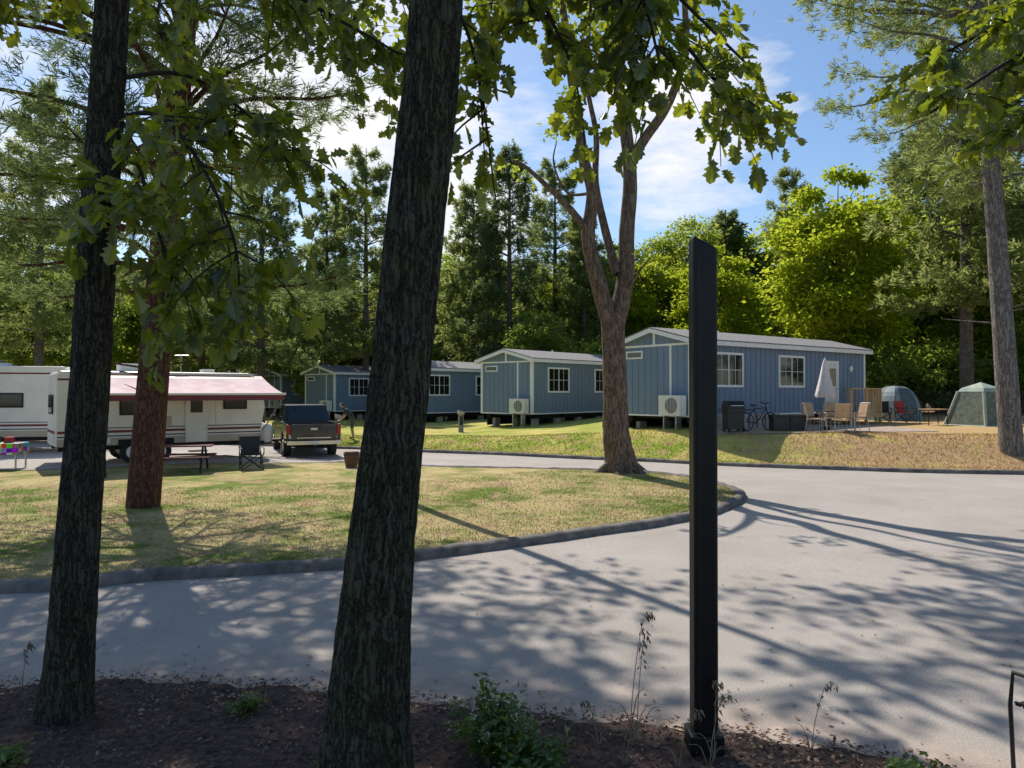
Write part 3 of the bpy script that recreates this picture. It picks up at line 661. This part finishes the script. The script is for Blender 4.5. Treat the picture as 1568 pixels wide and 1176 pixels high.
o.tube([(-.27,.28,.95),(.27,.28,.95)],.014,'blackm'); o.finish()

# ------------------------------------------------------------------ trees
def barkdisp(seed,k,zs,amp):
    def f(P,a):
        out=np.zeros((len(P),len(a)))
        for i,p in enumerate(P):
            for j,b in enumerate(a):
                q=Vector((math.cos(b)*k,math.sin(b)*k,p[2]*zs+seed))
                w=noise.noise(q*.6)*1.2
                v=noise.noise(q+Vector((w,w,0))); out[i,j]=amp*(min(abs(v)*3.2,1)-.6)+amp*.5*noise.noise(q*2.7)
        return out
    return f
def big_trunk(parent,name,P,r,m,n=72,rows=14,k=4,zs=1.6,amp=.014,seed=0):
    P=cr(P,rows); V,F=tube(P,r,n,barkdisp(seed,k,zs,amp)); link(name,np_mesh(name,V,F,[m],smooth=True),parent)
hp=[(0,0),(.05,.10),(.20,.20),(.11,.30),(.30,.45),(.17,.53),(.33,.70),(.18,.76),(.15,.90),(0,1.0)]
LT=[]
for s in (1,-1): LT+= [(s*x,y,.22*abs(x)-.25*y*y) for x,y in hp]
LT=np.array(LT)
def oak_leaves(pos,ax,no,size,name,m,parent):
    ax=nrm(ax); sd=nrm(np.cross(ax,no)); up=np.cross(sd,ax)
    V=pos[:,None]+size[:,None,None]*(1.15*LT[None,:,0:1]*sd[:,None]+LT[None,:,1:2]*ax[:,None]+LT[None,:,2:3]*up[:,None])
    F=np.arange(len(pos)*20).reshape(-1,10)
    link(name,np_mesh(name,V.reshape(-1,3),F,[m]),parent)
def oak_foliage(parent,paths,seed,sub_n=10,sub_len=(.3,.9),nl=9,ls=(.11,.19),start=.25,droop=.3,wood='twig'):
    g=np.random.default_rng(seed); q=Q(); PO=[];AX=[];NO=[]
    for item in paths:
        path,r0=item[0],item[1]; dens=item[2] if len(item)>2 else 1
        P=cr(path,6); V,F=tube(P,[r0,r0*.35],7); q.add(V,F,0,True)
        T=nrm(np.gradient(P,axis=0))
        for k in range(int(sub_n*dens)):
            t=start+(1-start)*g.random(); i=min(int(t*(len(P)-1)),len(P)-2); p=P[i]
            d=nrm(T[i]*.5+g.normal(0,.8,3)*[1,1,.6]+[0,0,-droop*.4]); ln=g.uniform(*sub_len)
            e1=p+d*ln*.5+[0,0,.03]; e2=p+d*ln+[0,0,-droop*ln*.5]
            V,F=tube(cr([p,e1,e2],3),[.009,.003],4); q.add(V,F,0,True)
            for c in (e1,e2,.5*(e1+e2),p+d*ln*.25):
                for _ in range(int(nl*(.5+.5*g.random()))):
                    PO.append(c+g.normal(0,.05,3)); ad=nrm(d+g.normal(0,.75,3)+[0,0,-.45]); AX.append(ad); NO.append(np.array([0,0,1.])+g.normal(0,.5,3))
    link('branches',q.mesh('branches',[M[wood]]),parent)
    PO=np.array(PO); oak_leaves(PO,np.array(AX),np.array(NO),g.uniform(*ls,len(PO)),'leaves',M['oakleaf'],parent)
def crown(parent,seed,clumps,nleaf,ls,m,origin=None,name='crown_leaves',wood='twig',w=.3):
    g=np.random.default_rng(seed); q=Q(); prev=[]
    if origin is not None:
        o=np.array(origin,float)
        # clumps hang on a branching skeleton: each joins the nearest already built limb point
        nodes=[o,o+[0,0,1.3],o+[0,0,2.6]]; V,F=tube(nodes,[.09,.03],6); q.add(V,F,0,True)
        clumps=sorted(clumps,key=lambda c:np.linalg.norm(np.array(c[0])-o))
    for (c,r) in clumps:
        c=np.array(c,float); n=int(nleaf*r*r)
        p=c+g.normal(0,1,(n,3))*[r*.5,r*.5,r*.28]
        V,F=leafq(p,(p-c)*.6+g.normal(0,.5,(n,3))+[0,0,-.2],np.array([0,0,1.])+g.normal(0,.5,(n,3)),g.uniform(ls*.6,ls*1.3,n),w); q.add(V,F,1)
        if origin is not None:
            b=min(nodes,key=lambda k:np.linalg.norm(k-c)+.0*np.linalg.norm(k-o)); L=np.linalg.norm(c-b); mid=(b+c)/2+g.normal(0,.12*L,3); V,F=tube(cr([b,mid,c],4),[.015+.012*L,.012],5); q.add(V,F,0,True)
            nodes+= [mid,c]
            for _ in range(3): e=c+g.normal(0,.6,3)*[r,r,.5*r]; V,F=tube([c,e],[.012,.004],4); q.add(V,F,0,True)
    link(name,q.mesh(name,[M[wood],m]),parent)
def clumpset(seed,n,cx,cy,rx,ry,z0,z1,r0=.7,r1=1.3):
    g0=random.Random(seed); out=[]
    for k in range(n):
        a=g0.uniform(0,6.283); rr=math.sqrt(g0.uniform(.04,1)); out.append(((cx+rx*rr*math.cos(a),cy+ry*rr*math.sin(a),g0.uniform(z0,z1)),g0.uniform(r0,r1)))
    return out

# centre oak
t1=empty('added_shade_oak'); big_trunk(t1,'trunk',[(-.90,4.5,-.1),(-.87,4.5,.6),(-.79,4.5,1.6),(-.69,4.5,2.5),(-.58,4.5,3.6),(-.49,4.52,4.5),(-.45,4.55,5.4),(-.4,4.6,6.5),(-.3,4.7,8.5)],[.33,.25,.205,.18,.174,.168,.162,.155,.14,.12],M['barkC'],n=140,rows=30,k=7,zs=2.6,amp=.013)
oak_foliage(t1,[
 ([(-.42,4.6,6.3),(.3,5.4,6.3),(1.0,5.8,5.7),(1.6,6.0,5.1),(1.95,6.1,4.75)],.03,1.7),
 ([(-.42,4.7,6.4),(.4,5.9,6.8),(1.3,6.8,6.4),(2.3,7.2,5.7)],.035,1.5),
 ([(-.42,4.6,6.0),(-.05,5.2,5.9),(.3,5.7,5.4),(.6,6.0,4.9)],.025,1.5),
 ([(-.42,4.6,6.1),(.3,5.2,6.0),(.9,5.4,5.5),(1.15,5.6,4.9)],.025,1.4),
 ([(-.47,4.6,5.1),(-.30,4.9,4.9),(-.2,5.2,4.5),(-.12,5.4,3.9)],.015,.5),
 ([(-.46,4.5,5.6),(-1.2,5.0,5.9),(-2.2,5.8,5.8)],.03,1.0),
 ([(-.4,4.7,6.3),(-.8,6.5,6.9),(-1.5,8.5,7.3),(-2.4,10,7.2)],.05,1.0),
 ([(-.4,4.7,6.3),(.3,7,7.2),(1.0,9.5,7.8),(1.2,12,8.0)],.05,1.1),
 ([(-.4,4.7,6.5),(-.2,7,7.4),(-.4,10,8.0),(-.5,12.5,8.2)],.05,1.1),
],11,sub_n=13,nl=7)
crown(t1,21,clumpset(5,11,0,3.2,5,3.0,7.6,10.5,.8,1.3),130,.18,M['oakleaf'],(-.3,4.7,7.5),w=.35)
# left oak
t2=empty('added_shade_oak'); big_trunk(t2,'trunk',[(-3.42,5.66,-.1),(-3.37,5.66,.5),(-3.30,5.66,1.6),(-3.23,5.66,2.6),(-3.17,5.66,3.8),(-3.1,5.66,5.0),(-3.05,5.7,6.5),(-3,5.8,8)],[.215,.165,.145,.135,.13,.12,.11,.09],M['barkL'],n=90,rows=26,k=5.5,zs=2.6,amp=.010,seed=9)
oak_foliage(t2,[
 ([(-3.1,5.66,4.6),(-2.7,5.6,4.6),(-2.3,5.4,4.2),(-2.0,5.3,3.6),(-1.95,5.3,3.1)],.02,1.5),
 ([(-3.1,5.66,4.3),(-2.8,5.5,4.2),(-2.6,5.4,3.7),(-2.45,5.4,3.3)],.018,.9),
 ([(-3.1,5.66,4.9),(-2.6,5.8,5.0),(-2.1,5.8,4.7),(-1.75,5.8,4.3)],.02,1.0),
 ([(-3.1,5.66,5.5),(-3.6,5.6,5.8),(-4.4,5.6,5.7)],.025,1.2),
 ([(-3.1,5.7,5.8),(-2.5,6.6,6.3),(-1.6,7.5,6.2),(-1.0,8.2,6.1)],.03,1.9),
 ([(-3.1,5.7,5.9),(-3.6,7.5,6.6),(-4.4,9,6.9)],.03,1.0),
 ([(-3.1,5.7,6.1),(-2.4,7.5,7.0),(-2.0,9,7.1)],.03,1.1),
],12,sub_n=13,nl=7)
t3=empty('added_shade_oak'); big_trunk(t3,'trunk',[(6.2,5.2,-.1),(6.2,5.2,2),(6.1,5.2,4.5),(6.0,5.3,8)],[.3,.22,.2,.15],M['barkC'],n=48,rows=16,amp=.012,seed=4)
oak_foliage(t3,[
 ([(6.1,5.2,5.0),(5.2,5.8,5.6),(4.4,6.2,5.4),(3.6,6.4,4.9)],.03,1.6),
 ([(6.1,5.2,5.4),(5.3,6.0,5.9),(4.6,6.6,5.9),(3.9,7.0,5.6)],.03,1.6),
 ([(6.1,5.2,5.2),(5.5,5.8,5.2),(4.8,6.2,4.9),(4.3,6.4,4.7)],.02,1.3),
],13,sub_n=12,nl=7)

# forked tree on lawn
s=.0189
def fp(px,py,dy=0): return ((px-784)*s,21.4+dy,2.5+(600-py)*s)
t4=empty('forked_maple_tree')
def wood(pts,r,n=14,rows=8): 
    V,F=tube(cr(pts,rows),r,n,barkdisp(3,2.5,1.2,.03*min(1,max(r)))); return V,F
q=Q()
q.add(*wood([(3.15,21.4,-.1),(3.15,21.4,.35),fp(943,660),fp(942,600),fp(940,540),fp(938,480)],[.75,.47,.38,.35,.33,.34],28,8),0,True)
for a in range(6):
    an=a*1.05+.3; q.add(*wood([(3.15+.3*math.cos(an),21.4+.3*math.sin(an),.45),(3.15+.65*math.cos(an),21.4+.65*math.sin(an),.2),(3.15+1.1*math.cos(an),21.4+1.1*math.sin(an),.02)],[.16,.12,.03],8,4),0,True)
for pts,r in (
 ([fp(936,500),fp(915,430,-.1),fp(900,365,-.2),fp(906,300,-.3),fp(892,250,-.4),fp(884,190,-.4),fp(872,120,-.5),fp(860,30,-.7),fp(840,-80,-1)],[.27,.2,.16,.12,.08]),
 ([fp(942,500),fp(958,430,.1),fp(962,350,.2),fp(968,270,.3),fp(962,190,.4),fp(950,100,.5),fp(955,0,.6),fp(940,-100,.6)],[.28,.23,.2,.15,.1]),
 ([fp(964,255,.3),fp(985,215,.1),fp(1020,165,0),fp(1042,110,0),fp(1052,50,0),fp(1052,-20,0),fp(1080,-110,-.5)],[.17,.13,.1,.06]),
 ([fp(962,190,.4),fp(985,120,.8),fp(1010,70,1),fp(1025,40,1.1),fp(1040,-80,1.3)],[.12,.09,.05]),
 ([fp(945,420,0),fp(928,340,.4),fp(916,270,.6),fp(918,190,.8),fp(905,100,1),fp(912,-30,1.2)],[.14,.11,.08,.05]),
 ([fp(903,362,-.2),fp(870,325,-.5),fp(838,298,-.8),fp(800,268,-1),fp(782,262,-1.1)],[.12,.09,.06,.02]),
 ([fp(952,460,0),fp(975,420,-.4),fp(990,400,-.6)],[.05,.02]),
 ([fp(905,300,-.3),fp(870,290,.3),fp(850,240,.6),fp(855,200,.8)],[.05,.015]),
): q.add(*wood(pts,r,12,6),0,True)
link('trunk_and_limbs',q.mesh('trunk_and_limbs',[M['barkM']]),t4)
crown(t4,31,clumpset(50,40,3.6,20.5,6.4,4.6,14.4,18.5,.6,1.3),120,.26,M['leafA'],(3.3,21.8,13.2))
crown(t4,32,[(fp(px,py,-.6),r) for px,py,r in ((800,275,.4),(850,210,.45),(783,262,.3),(990,400,.3),(872,150,.4),(862,60,.4))],200,.2,M['leafA'],None,'side_leaves')
def shade_oak(x,y,lean,z0,z1,rx,ry,n,seed,tr=.2):  # unseen oaks, added so their high crowns dapple the road and lawn
    e=empty('added_shade_oak'); top=(x+lean[0],y+lean[1],z0)
    big_trunk(e,'trunk',[(x,y,-.1),(x+lean[0]*.08,y,1.5),(x+lean[0]*.35,y+lean[1]*.3,z0*.4),(x+lean[0]*.7,y+lean[1]*.7,z0*.75),top],[tr*1.4,tr,tr*.85,tr*.75,tr*.5],M['barkL'],n=28,rows=8,amp=.012,seed=seed)
    crown(e,seed,clumpset(seed,n,x+lean[0],y+lean[1],rx,ry,z0,z1,.6,1.2),115,.25,M['oakleaf'],top,w=.35)
shade_oak(-2.95,17.3,(.9,.3),12.6,17,5.4,3.8,26,71,.13)
shade_oak(-11.2,20.0,(.4,-.4),13.4,18,5.5,4.5,28,72,.16)

def broadleaf_mesh(name,seed,Ht,cb,Rc,nc,nl,ls,tr,lm,bm='barkF'):
    g=np.random.default_rng(seed); q=Q()
    lean=g.normal(0,.4,2); P=[(0,0,-.3),(lean[0]*.3,lean[1]*.3,Ht*.3),(lean[0],lean[1],Ht*.6),(lean[0],lean[1],Ht*.8)]
    V,F=tube(cr(P,5),[tr*1.3,tr,tr*.6,tr*.2],8); q.add(V,F,0,True)
    cz=(cb+Ht)/2; rz=(Ht-cb)/2
    for k in range(nc):
        d=nrm(g.normal(0,1,3)); rad=min(g.uniform(.35,1.0)**.6*(.78+.35*noise.noise(Vector(d*1.9)+Vector((seed,0,0)))),.9)
        c=np.array([lean[0]*.7+d[0]*Rc*rad,lean[1]*.7+d[1]*Rc*rad,cz+d[2]*rz*rad]); cr_=g.uniform(.45,1.15)*Rc*.25
        o=np.array([lean[0]*.6,lean[1]*.6,max(cb*.7,c[2]-Rc*.6)]); V,F=tube([o,(o+c)/2+[0,0,.1],c],[.06,.04,.01],4); q.add(V,F,0,True)
        n=int(nl*g.uniform(.6,1.3)); p=c+g.normal(0,1,(n,3))*[cr_*.62,cr_*.62,cr_*.30]
        V,F=leafq(p,(p-c)+g.normal(0,.6,(n,3))+[0,0,-.3],np.array([0,0,.8])+g.normal(0,.8,(n,3)),g.uniform(ls*.6,ls*1.3,n),.33); q.add(V,F,1)
    return q.mesh(name,[M[bm],M[lm]])
def pine_mesh(name,seed,Ht,cb,Rm,nw,nb,nt,nn,ls,tr,lm,bm='barkF',dead=6,wn=.05,lean=(0,0),plate=.16):
    g=np.random.default_rng(seed); q=Q()
    P=[(0,0,-.3),(lean[0]*.3,lean[1]*.3,Ht*.3),(lean[0]*.7,lean[1]*.7,Ht*.65),(lean[0],lean[1],Ht)]; Pc=cr(P,8)
    V,F=tube(Pc,[tr*1.25,tr,tr*.6,tr*.1],14); q.add(V,F,0,True)
    def axis(z): return np.array([np.interp(z,Pc[:,2],Pc[:,0]),np.interp(z,Pc[:,2],Pc[:,1]),z])
    for w_ in range(nw):
        f=(w_+g.uniform(-.3,.3))/nw; f=min(max(f,0),1); z=cb+(Ht-cb)*f
        Lr=Rm*(1-f)**.65*(.65+.35*min(1,f*5))+.5
        for b in range(nb):
            if g.random()<.1: continue
            a=g.uniform(0,2*np.pi); L=Lr*g.uniform(.5,1.1); o=axis(z); rise=.05+.5*f
            d=np.array([math.cos(a),math.sin(a),0.])
            pts=[o,o+d*L*.35+[0,0,L*.35*(rise+.1)],o+d*L*.7+[0,0,L*.6*rise],o+d*L+[0,0,L*.75*rise+.05*L]]
            B=cr(pts,4); V,F=tube(B,[.03+L*.009,.008],5); q.add(V,F,0,True)
            m=int(nt*(.4+L/Rm)); t=g.uniform(.2,1.02,m)**.8; idx=np.clip(t,0,1)*(len(B)-1); i0=np.minimum(idx.astype(int),len(B)-2); fr=(idx-i0)[:,None]
            base=B[i0]*(1-fr)+B[i0+1]*fr; sd=np.array([-d[1],d[0],0.]); lat=g.normal(0,1,m)*L*.2*(1.25-t)
            c=base+sd*lat[:,None]+d*np.abs(lat)[:,None]*.6+np.stack([0*t,0*t,g.normal(0,plate,m)],1)
            cc=np.repeat(c,nn,0); od=np.repeat(nrm(d+sd*np.sign(lat)[:,None]*.6+[0,0,.25]),nn,0)+g.normal(0,.6,(m*nn,3))
            V,F=leafq(cc+g.normal(0,.04,cc.shape),od,g.normal(0,1,cc.shape),g.uniform(ls*.7,ls*1.3,m*nn),wn,0); q.add(V,F,1)
    for k in range(dead):
        z=g.uniform(cb*.4,cb*1.2); a=g.uniform(0,6.28); L=g.uniform(.5,2.2); o=axis(z); V,F=tube([o,o+np.array([math.cos(a),math.sin(a),.15])*L],[.025,.006],4); q.add(V,F,0,True)
    return q.mesh(name,[M[bm],M[lm]])

pm=pine_mesh('pine_mesh_near',41,21,4.3,5.8,24,6,60,15,.2,.27,'pine','barkP',10,.055,(1.6,.2),.12)
p=empty('white_pine_tree',(-7.75,15.5,0)); link('trunk_and_boughs',pm,p)
pm2=pine_mesh('pine_mesh_right',43,24,8.2,5.5,20,6,55,12,.24,.27,'pineL','barkG',8,.07,(-1.6,0),.15)
p=empty('white_pine_tree',(15.6,23.1,.85)); link('trunk_and_boughs',pm2,p)
PA=pine_mesh('pine_mesh_a',51,22,4.5,4.6,22,6,38,10,.36,.26,'pine',wn=.1,plate=.25)
PB=pine_mesh('pine_mesh_b',52,24,6,5.0,21,6,40,10,.36,.28,'pineL',wn=.1,plate=.25)
PC=pine_mesh('pine_mesh_c',53,19,2.0,4.0,22,6,38,10,.36,.22,'pineL',wn=.1,plate=.25)
BA=broadleaf_mesh('broadleaf_mesh_a',61,19,3.0,5.2,90,290,.30,.24,'leafA')
BB=broadleaf_mesh('broadleaf_mesh_b',62,17,2,4.8,85,290,.29,.2,'leafB')
BC=broadleaf_mesh('broadleaf_mesh_c',63,21,4,5.0,90,280,.30,.24,'leafA')
BY=broadleaf_mesh('maple_mesh',64,16.5,2.2,5.0,110,290,.29,.22,'leafY')
SH=broadleaf_mesh('shrub_mesh',65,4.2,.2,2.6,36,180,.24,.05,'leafB')
def tree(name,me,px,d,sc=1,rz=0,z=None):
    x=(px-784)/1132*d; e=empty(name,(x,d,(H(x,d) if z is None else z)-.1),rz); e.scale=(sc,sc,sc); link('trunk_and_crown',me,e)
tree('maple_tree',BY,1285,46,1.02,.5)
tree('maple_tree',BY,1100,54,.8,2.5)
tree('maple_tree',BY,1010,62,.85,4.1)
tree('white_pine_tree',PB,1480,37,.98,1.0)
tree('white_pine_tree',PB,1610,34,1.05,2.0)
tree('white_pine_tree',PA,1410,54,.95,2.2)
tree('white_pine_tree',PB,1215,68,.92,2.2)
tree('white_pine_tree',PA,780,60,1.0,.3); tree('white_pine_tree',PB,850,66,.94,1.9); tree('white_pine_tree',PC,725,63,1.05,4)
tree('white_pine_tree',PC,895,60,.85,3)
tree('broadleaf_tree',BA,1045,68,1.0,1); tree('broadleaf_tree',BC,1130,74,.95,2); tree('broadleaf_tree',BB,950,64,.95,3)
tree('broadleaf_tree',BA,1380,52,.85,4.2); tree('broadleaf_tree',BA,1540,47,.9,1.3); tree('broadleaf_tree',BB,1465,50,.8,2.3)
tree('broadleaf_tree',BB,820,52,.5,2.3)
tree('white_pine_tree',PA,400,50,.9,2.7,.2); tree('white_pine_tree',PC,500,60,1.0,.2,.2); tree('white_pine_tree',PB,560,58,.9,2.2,.2)
tree('white_pine_tree',PB,60,40,.8,.9,.2); tree('white_pine_tree',PC,310,54,.9,1.5,.2)
tree('broadleaf_tree',BA,30,50,.75,.5,.2); tree('maple_tree',BY,170,60,.85,.5,.2); tree('broadleaf_tree',BC,610,78,.9,.5,.2); tree('broadleaf_tree',BA,255,64,.85,1.5,.2)
tree('broadleaf_tree',BA,590,72,.75,1.5,.2); tree('broadleaf_tree',BB,110,52,.8,2.5,.2); tree('maple_tree',BY,540,70,.6,1.5,.2); tree('broadleaf_tree',BA,440,66,.8,3.5,.2); tree('broadleaf_tree',BC,360,70,.75,3.5,.2)
root=empty('distant_tree_line'); g0=random.Random(99)
LIB=[PA,PC,BA,BB,BC,BA,BC,BB]
for ring,(d0,d1,n) in enumerate(((68,82,26),(88,108,34))):
    for i in range(n):
        b=-56+112*(i+g0.uniform(-.3,.3))/n; d=g0.uniform(d0,d1); x=d*math.tan(math.radians(b)) if abs(b)<45 else d*math.sin(math.radians(b))*1.4; y=d if abs(b)<45 else d*math.cos(math.radians(b))*1.4
        s_=g0.uniform(.75,.98)*(1 if ring==0 else 1.08)
        if b<-8: s_*=.82
        link('tree',g0.choice(LIB),root,(x,y,H(x,y)-.2),(0,0,g0.uniform(0,6.28)),(s_*1.15,s_*1.15,s_))
for i in range(10):
    x=g0.choice((-1,1))*g0.uniform(36,60); y=g0.uniform(22,60); link('tree',g0.choice(LIB),root,(x,y,H(x,y)-.2),(0,0,g0.uniform(0,6.28)),(.9,.9,.9))
und=empty('undergrowth')
for i in range(52):
    b=-48+96*(i+g0.uniform(-.4,.4))/52; d=g0.uniform(50,64) if b>4 else g0.uniform(78,86)
    if b>22: d=g0.uniform(44,52)
    x=d*math.tan(math.radians(b)); link('shrub',SH,und,(x,d,H(x,d)-.2),(0,0,g0.uniform(0,6.28)),(g0.uniform(.9,1.4),)*3)

# ------------------------------------------------------------------ bed plants
def bushp(name,x,y,r,h,seed,n=700,ls=.05,fl=0):
    g=np.random.default_rng(seed); q=Q(); gz=H(x,y)+.02
    for k in range(26):
        a=g.uniform(0,6.28); rr=r*math.sqrt(g.random()); tip=np.array([x+rr*math.cos(a),y+rr*math.sin(a),gz+h*g.uniform(.5,1.0)*(1-.3*rr/r)])
        V,F=tube(cr([(x+.2*rr*math.cos(a),y+.2*rr*math.sin(a),gz),((x+tip[0])/2,(y+tip[1])/2,gz+h*.4),tip],3),[.004,.002],4); q.add(V,F,0,True)
        m=n//26; t=g.uniform(.35,1,m)[:,None]; b=np.array([x,y,gz])*(1-t)+tip*t; c=b+g.normal(0,.035,(m,3))
        V,F=leafq(c,g.normal(0,1,(m,3))*[1,1,.5]+[0,0,.1],np.array([0,0,1.])+g.normal(0,.35,(m,3)),g.uniform(ls*.6,ls*1.4,m),.3); q.add(V,F,1)
        if fl and g.random()<.6:
            c=tip+g.normal(0,.015,(14,3)); V,F=leafq(c,g.normal(0,1,(14,3)),g.normal(0,1,(14,3)),np.full(14,.016),.5); q.add(V,F,2)
    e=empty(name); link('stems_and_leaves',q.mesh(name,[M['twig'],M['bush'],M['flower']]),e)
bushp('flowering_bush',-.15,5.05,.28,.56,1,1300,.055,1)
bushp('flowering_bush',.10,4.75,.25,.36,2,900,.05)
bushp('small_green_plant',-2.05,5.75,.10,.12,3,160,.05); bushp('small_green_plant',-3.35,4.85,.16,.18,4,260,.06)
bushp('small_green_plant',2.55,4.7,.25,.10,5,300,.06); bushp('small_green_plant',.0,4.35,.2,.3,6,500,.05); bushp('small_green_plant',2.2,4.6,.12,.1,7,160,.05)
def stalk(x,y,h,lean,seed):
    g=np.random.default_rng(seed); q=Q(); P=cr([(x,y,0),(x+lean*.2,y,h*.4),(x+lean*.6,y,h*.8),(x+lean,y,h),(x+lean*1.5,y,h*.97)],5); V,F=tube(P,[.0035,.0015],4); q.add(V,F,0,True)
    for k in range(12):
        i=len(P)-1-k; 
        if i<4: break
        p=P[i]; m=2; c=np.repeat(p[None],m,0)+g.normal(0,.012,(m,3)); V,F=leafq(c,np.array([[.3,0,-1]]*m)+g.normal(0,.35,(m,3)),g.normal(0,1,(m,3)),np.full(m,.045),.16); q.add(V,F,0)
    for k in range(3):
        a=g.uniform(0,6.28); L=h*.4; V,F=tube(cr([(x,y,0),(x+.3*L*math.cos(a),y+.3*L*math.sin(a),L*.8),(x+.7*L*math.cos(a),y+.7*L*math.sin(a),L*.9)],4),[.004,.001],4); q.add(V,F,0)
    e=empty('dry_grass_stalk'); link('stalk',q.mesh('stalk',[M['straw']]),e)
for a in ((.82,5.2,.95,.12,1),(.88,5.25,.78,.06,2),(1.36,5.0,.55,.02,3),(1.30,4.9,.5,.1,4),(2.05,5.1,.5,.12,5),(.6,5.15,.35,-.08,6),(-3.9,5.9,.5,.06,7),(1.1,4.9,.4,.1,8),(.75,4.9,.3,.05,9)): stalk(*a)

# ------------------------------------------------------------------ light, sky, camera
el=math.radians(47); sx,sy=-.416,.909
sd=Vector((sx*math.cos(el),sy*math.cos(el),math.sin(el))).normalized()
L=bpy.data.lights.new('sun','SUN'); L.energy=5; L.angle=math.radians(.53); L.color=(1,.94,.84)
lo=bpy.data.objects.new('sun',L); col.objects.link(lo); lo.rotation_euler=sd.to_track_quat('Z','Y').to_euler(); lo.location=(-20,40,50)
w=bpy.data.worlds.new('World'); scene.world=w; w.use_nodes=True; nt=w.node_tree; nt.nodes.clear()
out=N(nt,'ShaderNodeOutputWorld'); bg=N(nt,'ShaderNodeBackground'); sky=N(nt,'ShaderNodeTexSky',sky_type='NISHITA')
sky.sun_disc=False; sky.sun_elevation=el; sky.sun_rotation=math.atan2(sx,sy); sky.air_density=1.0; sky.dust_density=.6; sky.ozone_density=2.6
bg.inputs[1].default_value=.14
tc=N(nt,'ShaderNodeTexCoord'); mp=N(nt,'ShaderNodeMapping'); mp.inputs['Scale'].default_value=(1.6,1.6,5.0); mp.inputs['Rotation'].default_value=(0,.5,0); nt.links.new(tc.outputs['Generated'],mp.inputs[0])
nz=noise_tex(nt,mp.outputs[0],2.6,9,.64)
def blob(px,py,rad):
    v=Vector(((px-784)/1132,1,(600-py)/1132)).normalized()
    d=N(nt,'ShaderNodeVectorMath',operation='DISTANCE'); nm=N(nt,'ShaderNodeVectorMath',operation='NORMALIZE'); nt.links.new(tc.outputs['Generated'],nm.inputs[0]); nt.links.new(nm.outputs[0],d.inputs[0]); d.inputs[1].default_value=v
    m=N(nt,'ShaderNodeMapRange'); m.interpolation_type='SMOOTHSTEP'; m.inputs['From Min'].default_value=rad; m.inputs['From Max'].default_value=0; nt.links.new(d.outputs['Value'],m.inputs[0]); return m.outputs[0]
acc=None
for b in ((1060,190,.2),(20,260,.2),(480,150,.3),(700,300,.22),(300,-500,.5)):
    o_=blob(*b)
    if acc is None: acc=o_
    else:
        m=N(nt,'ShaderNodeMath',operation='MAXIMUM'); nt.links.new(acc,m.inputs[0]); nt.links.new(o_,m.inputs[1]); acc=m.outputs[0]
m=N(nt,'ShaderNodeMath',operation='MULTIPLY_ADD'); nt.links.new(acc,m.inputs[0]); m.inputs[1].default_value=.36; nt.links.new(nz,m.inputs[2])
cf=ramp(nt,m.outputs[0],[(.60,(0,0,0)),(.86,(1,1,1))])
hs=N(nt,'ShaderNodeHueSaturation'); hs.inputs['Saturation'].default_value=1.1; nt.links.new(sky.outputs[0],hs.inputs['Color'])
nt.links.new(mixc(nt,cf,hs.outputs[0],(7.2,7.2,7.3)),bg.inputs[0]); nt.links.new(bg.outputs[0],out.inputs[0])
cam=bpy.data.cameras.new('camera'); cam.lens=26; cam.sensor_width=36; cam.clip_end=2000; cam.clip_start=.05
co=bpy.data.objects.new('camera',cam); col.objects.link(co); co.location=(0,0,2.5); co.rotation_euler=(math.radians(90.6),0,0); scene.camera=co
scene.view_settings.view_transform='Standard'; scene.view_settings.look='None'; scene.view_settings.exposure=0
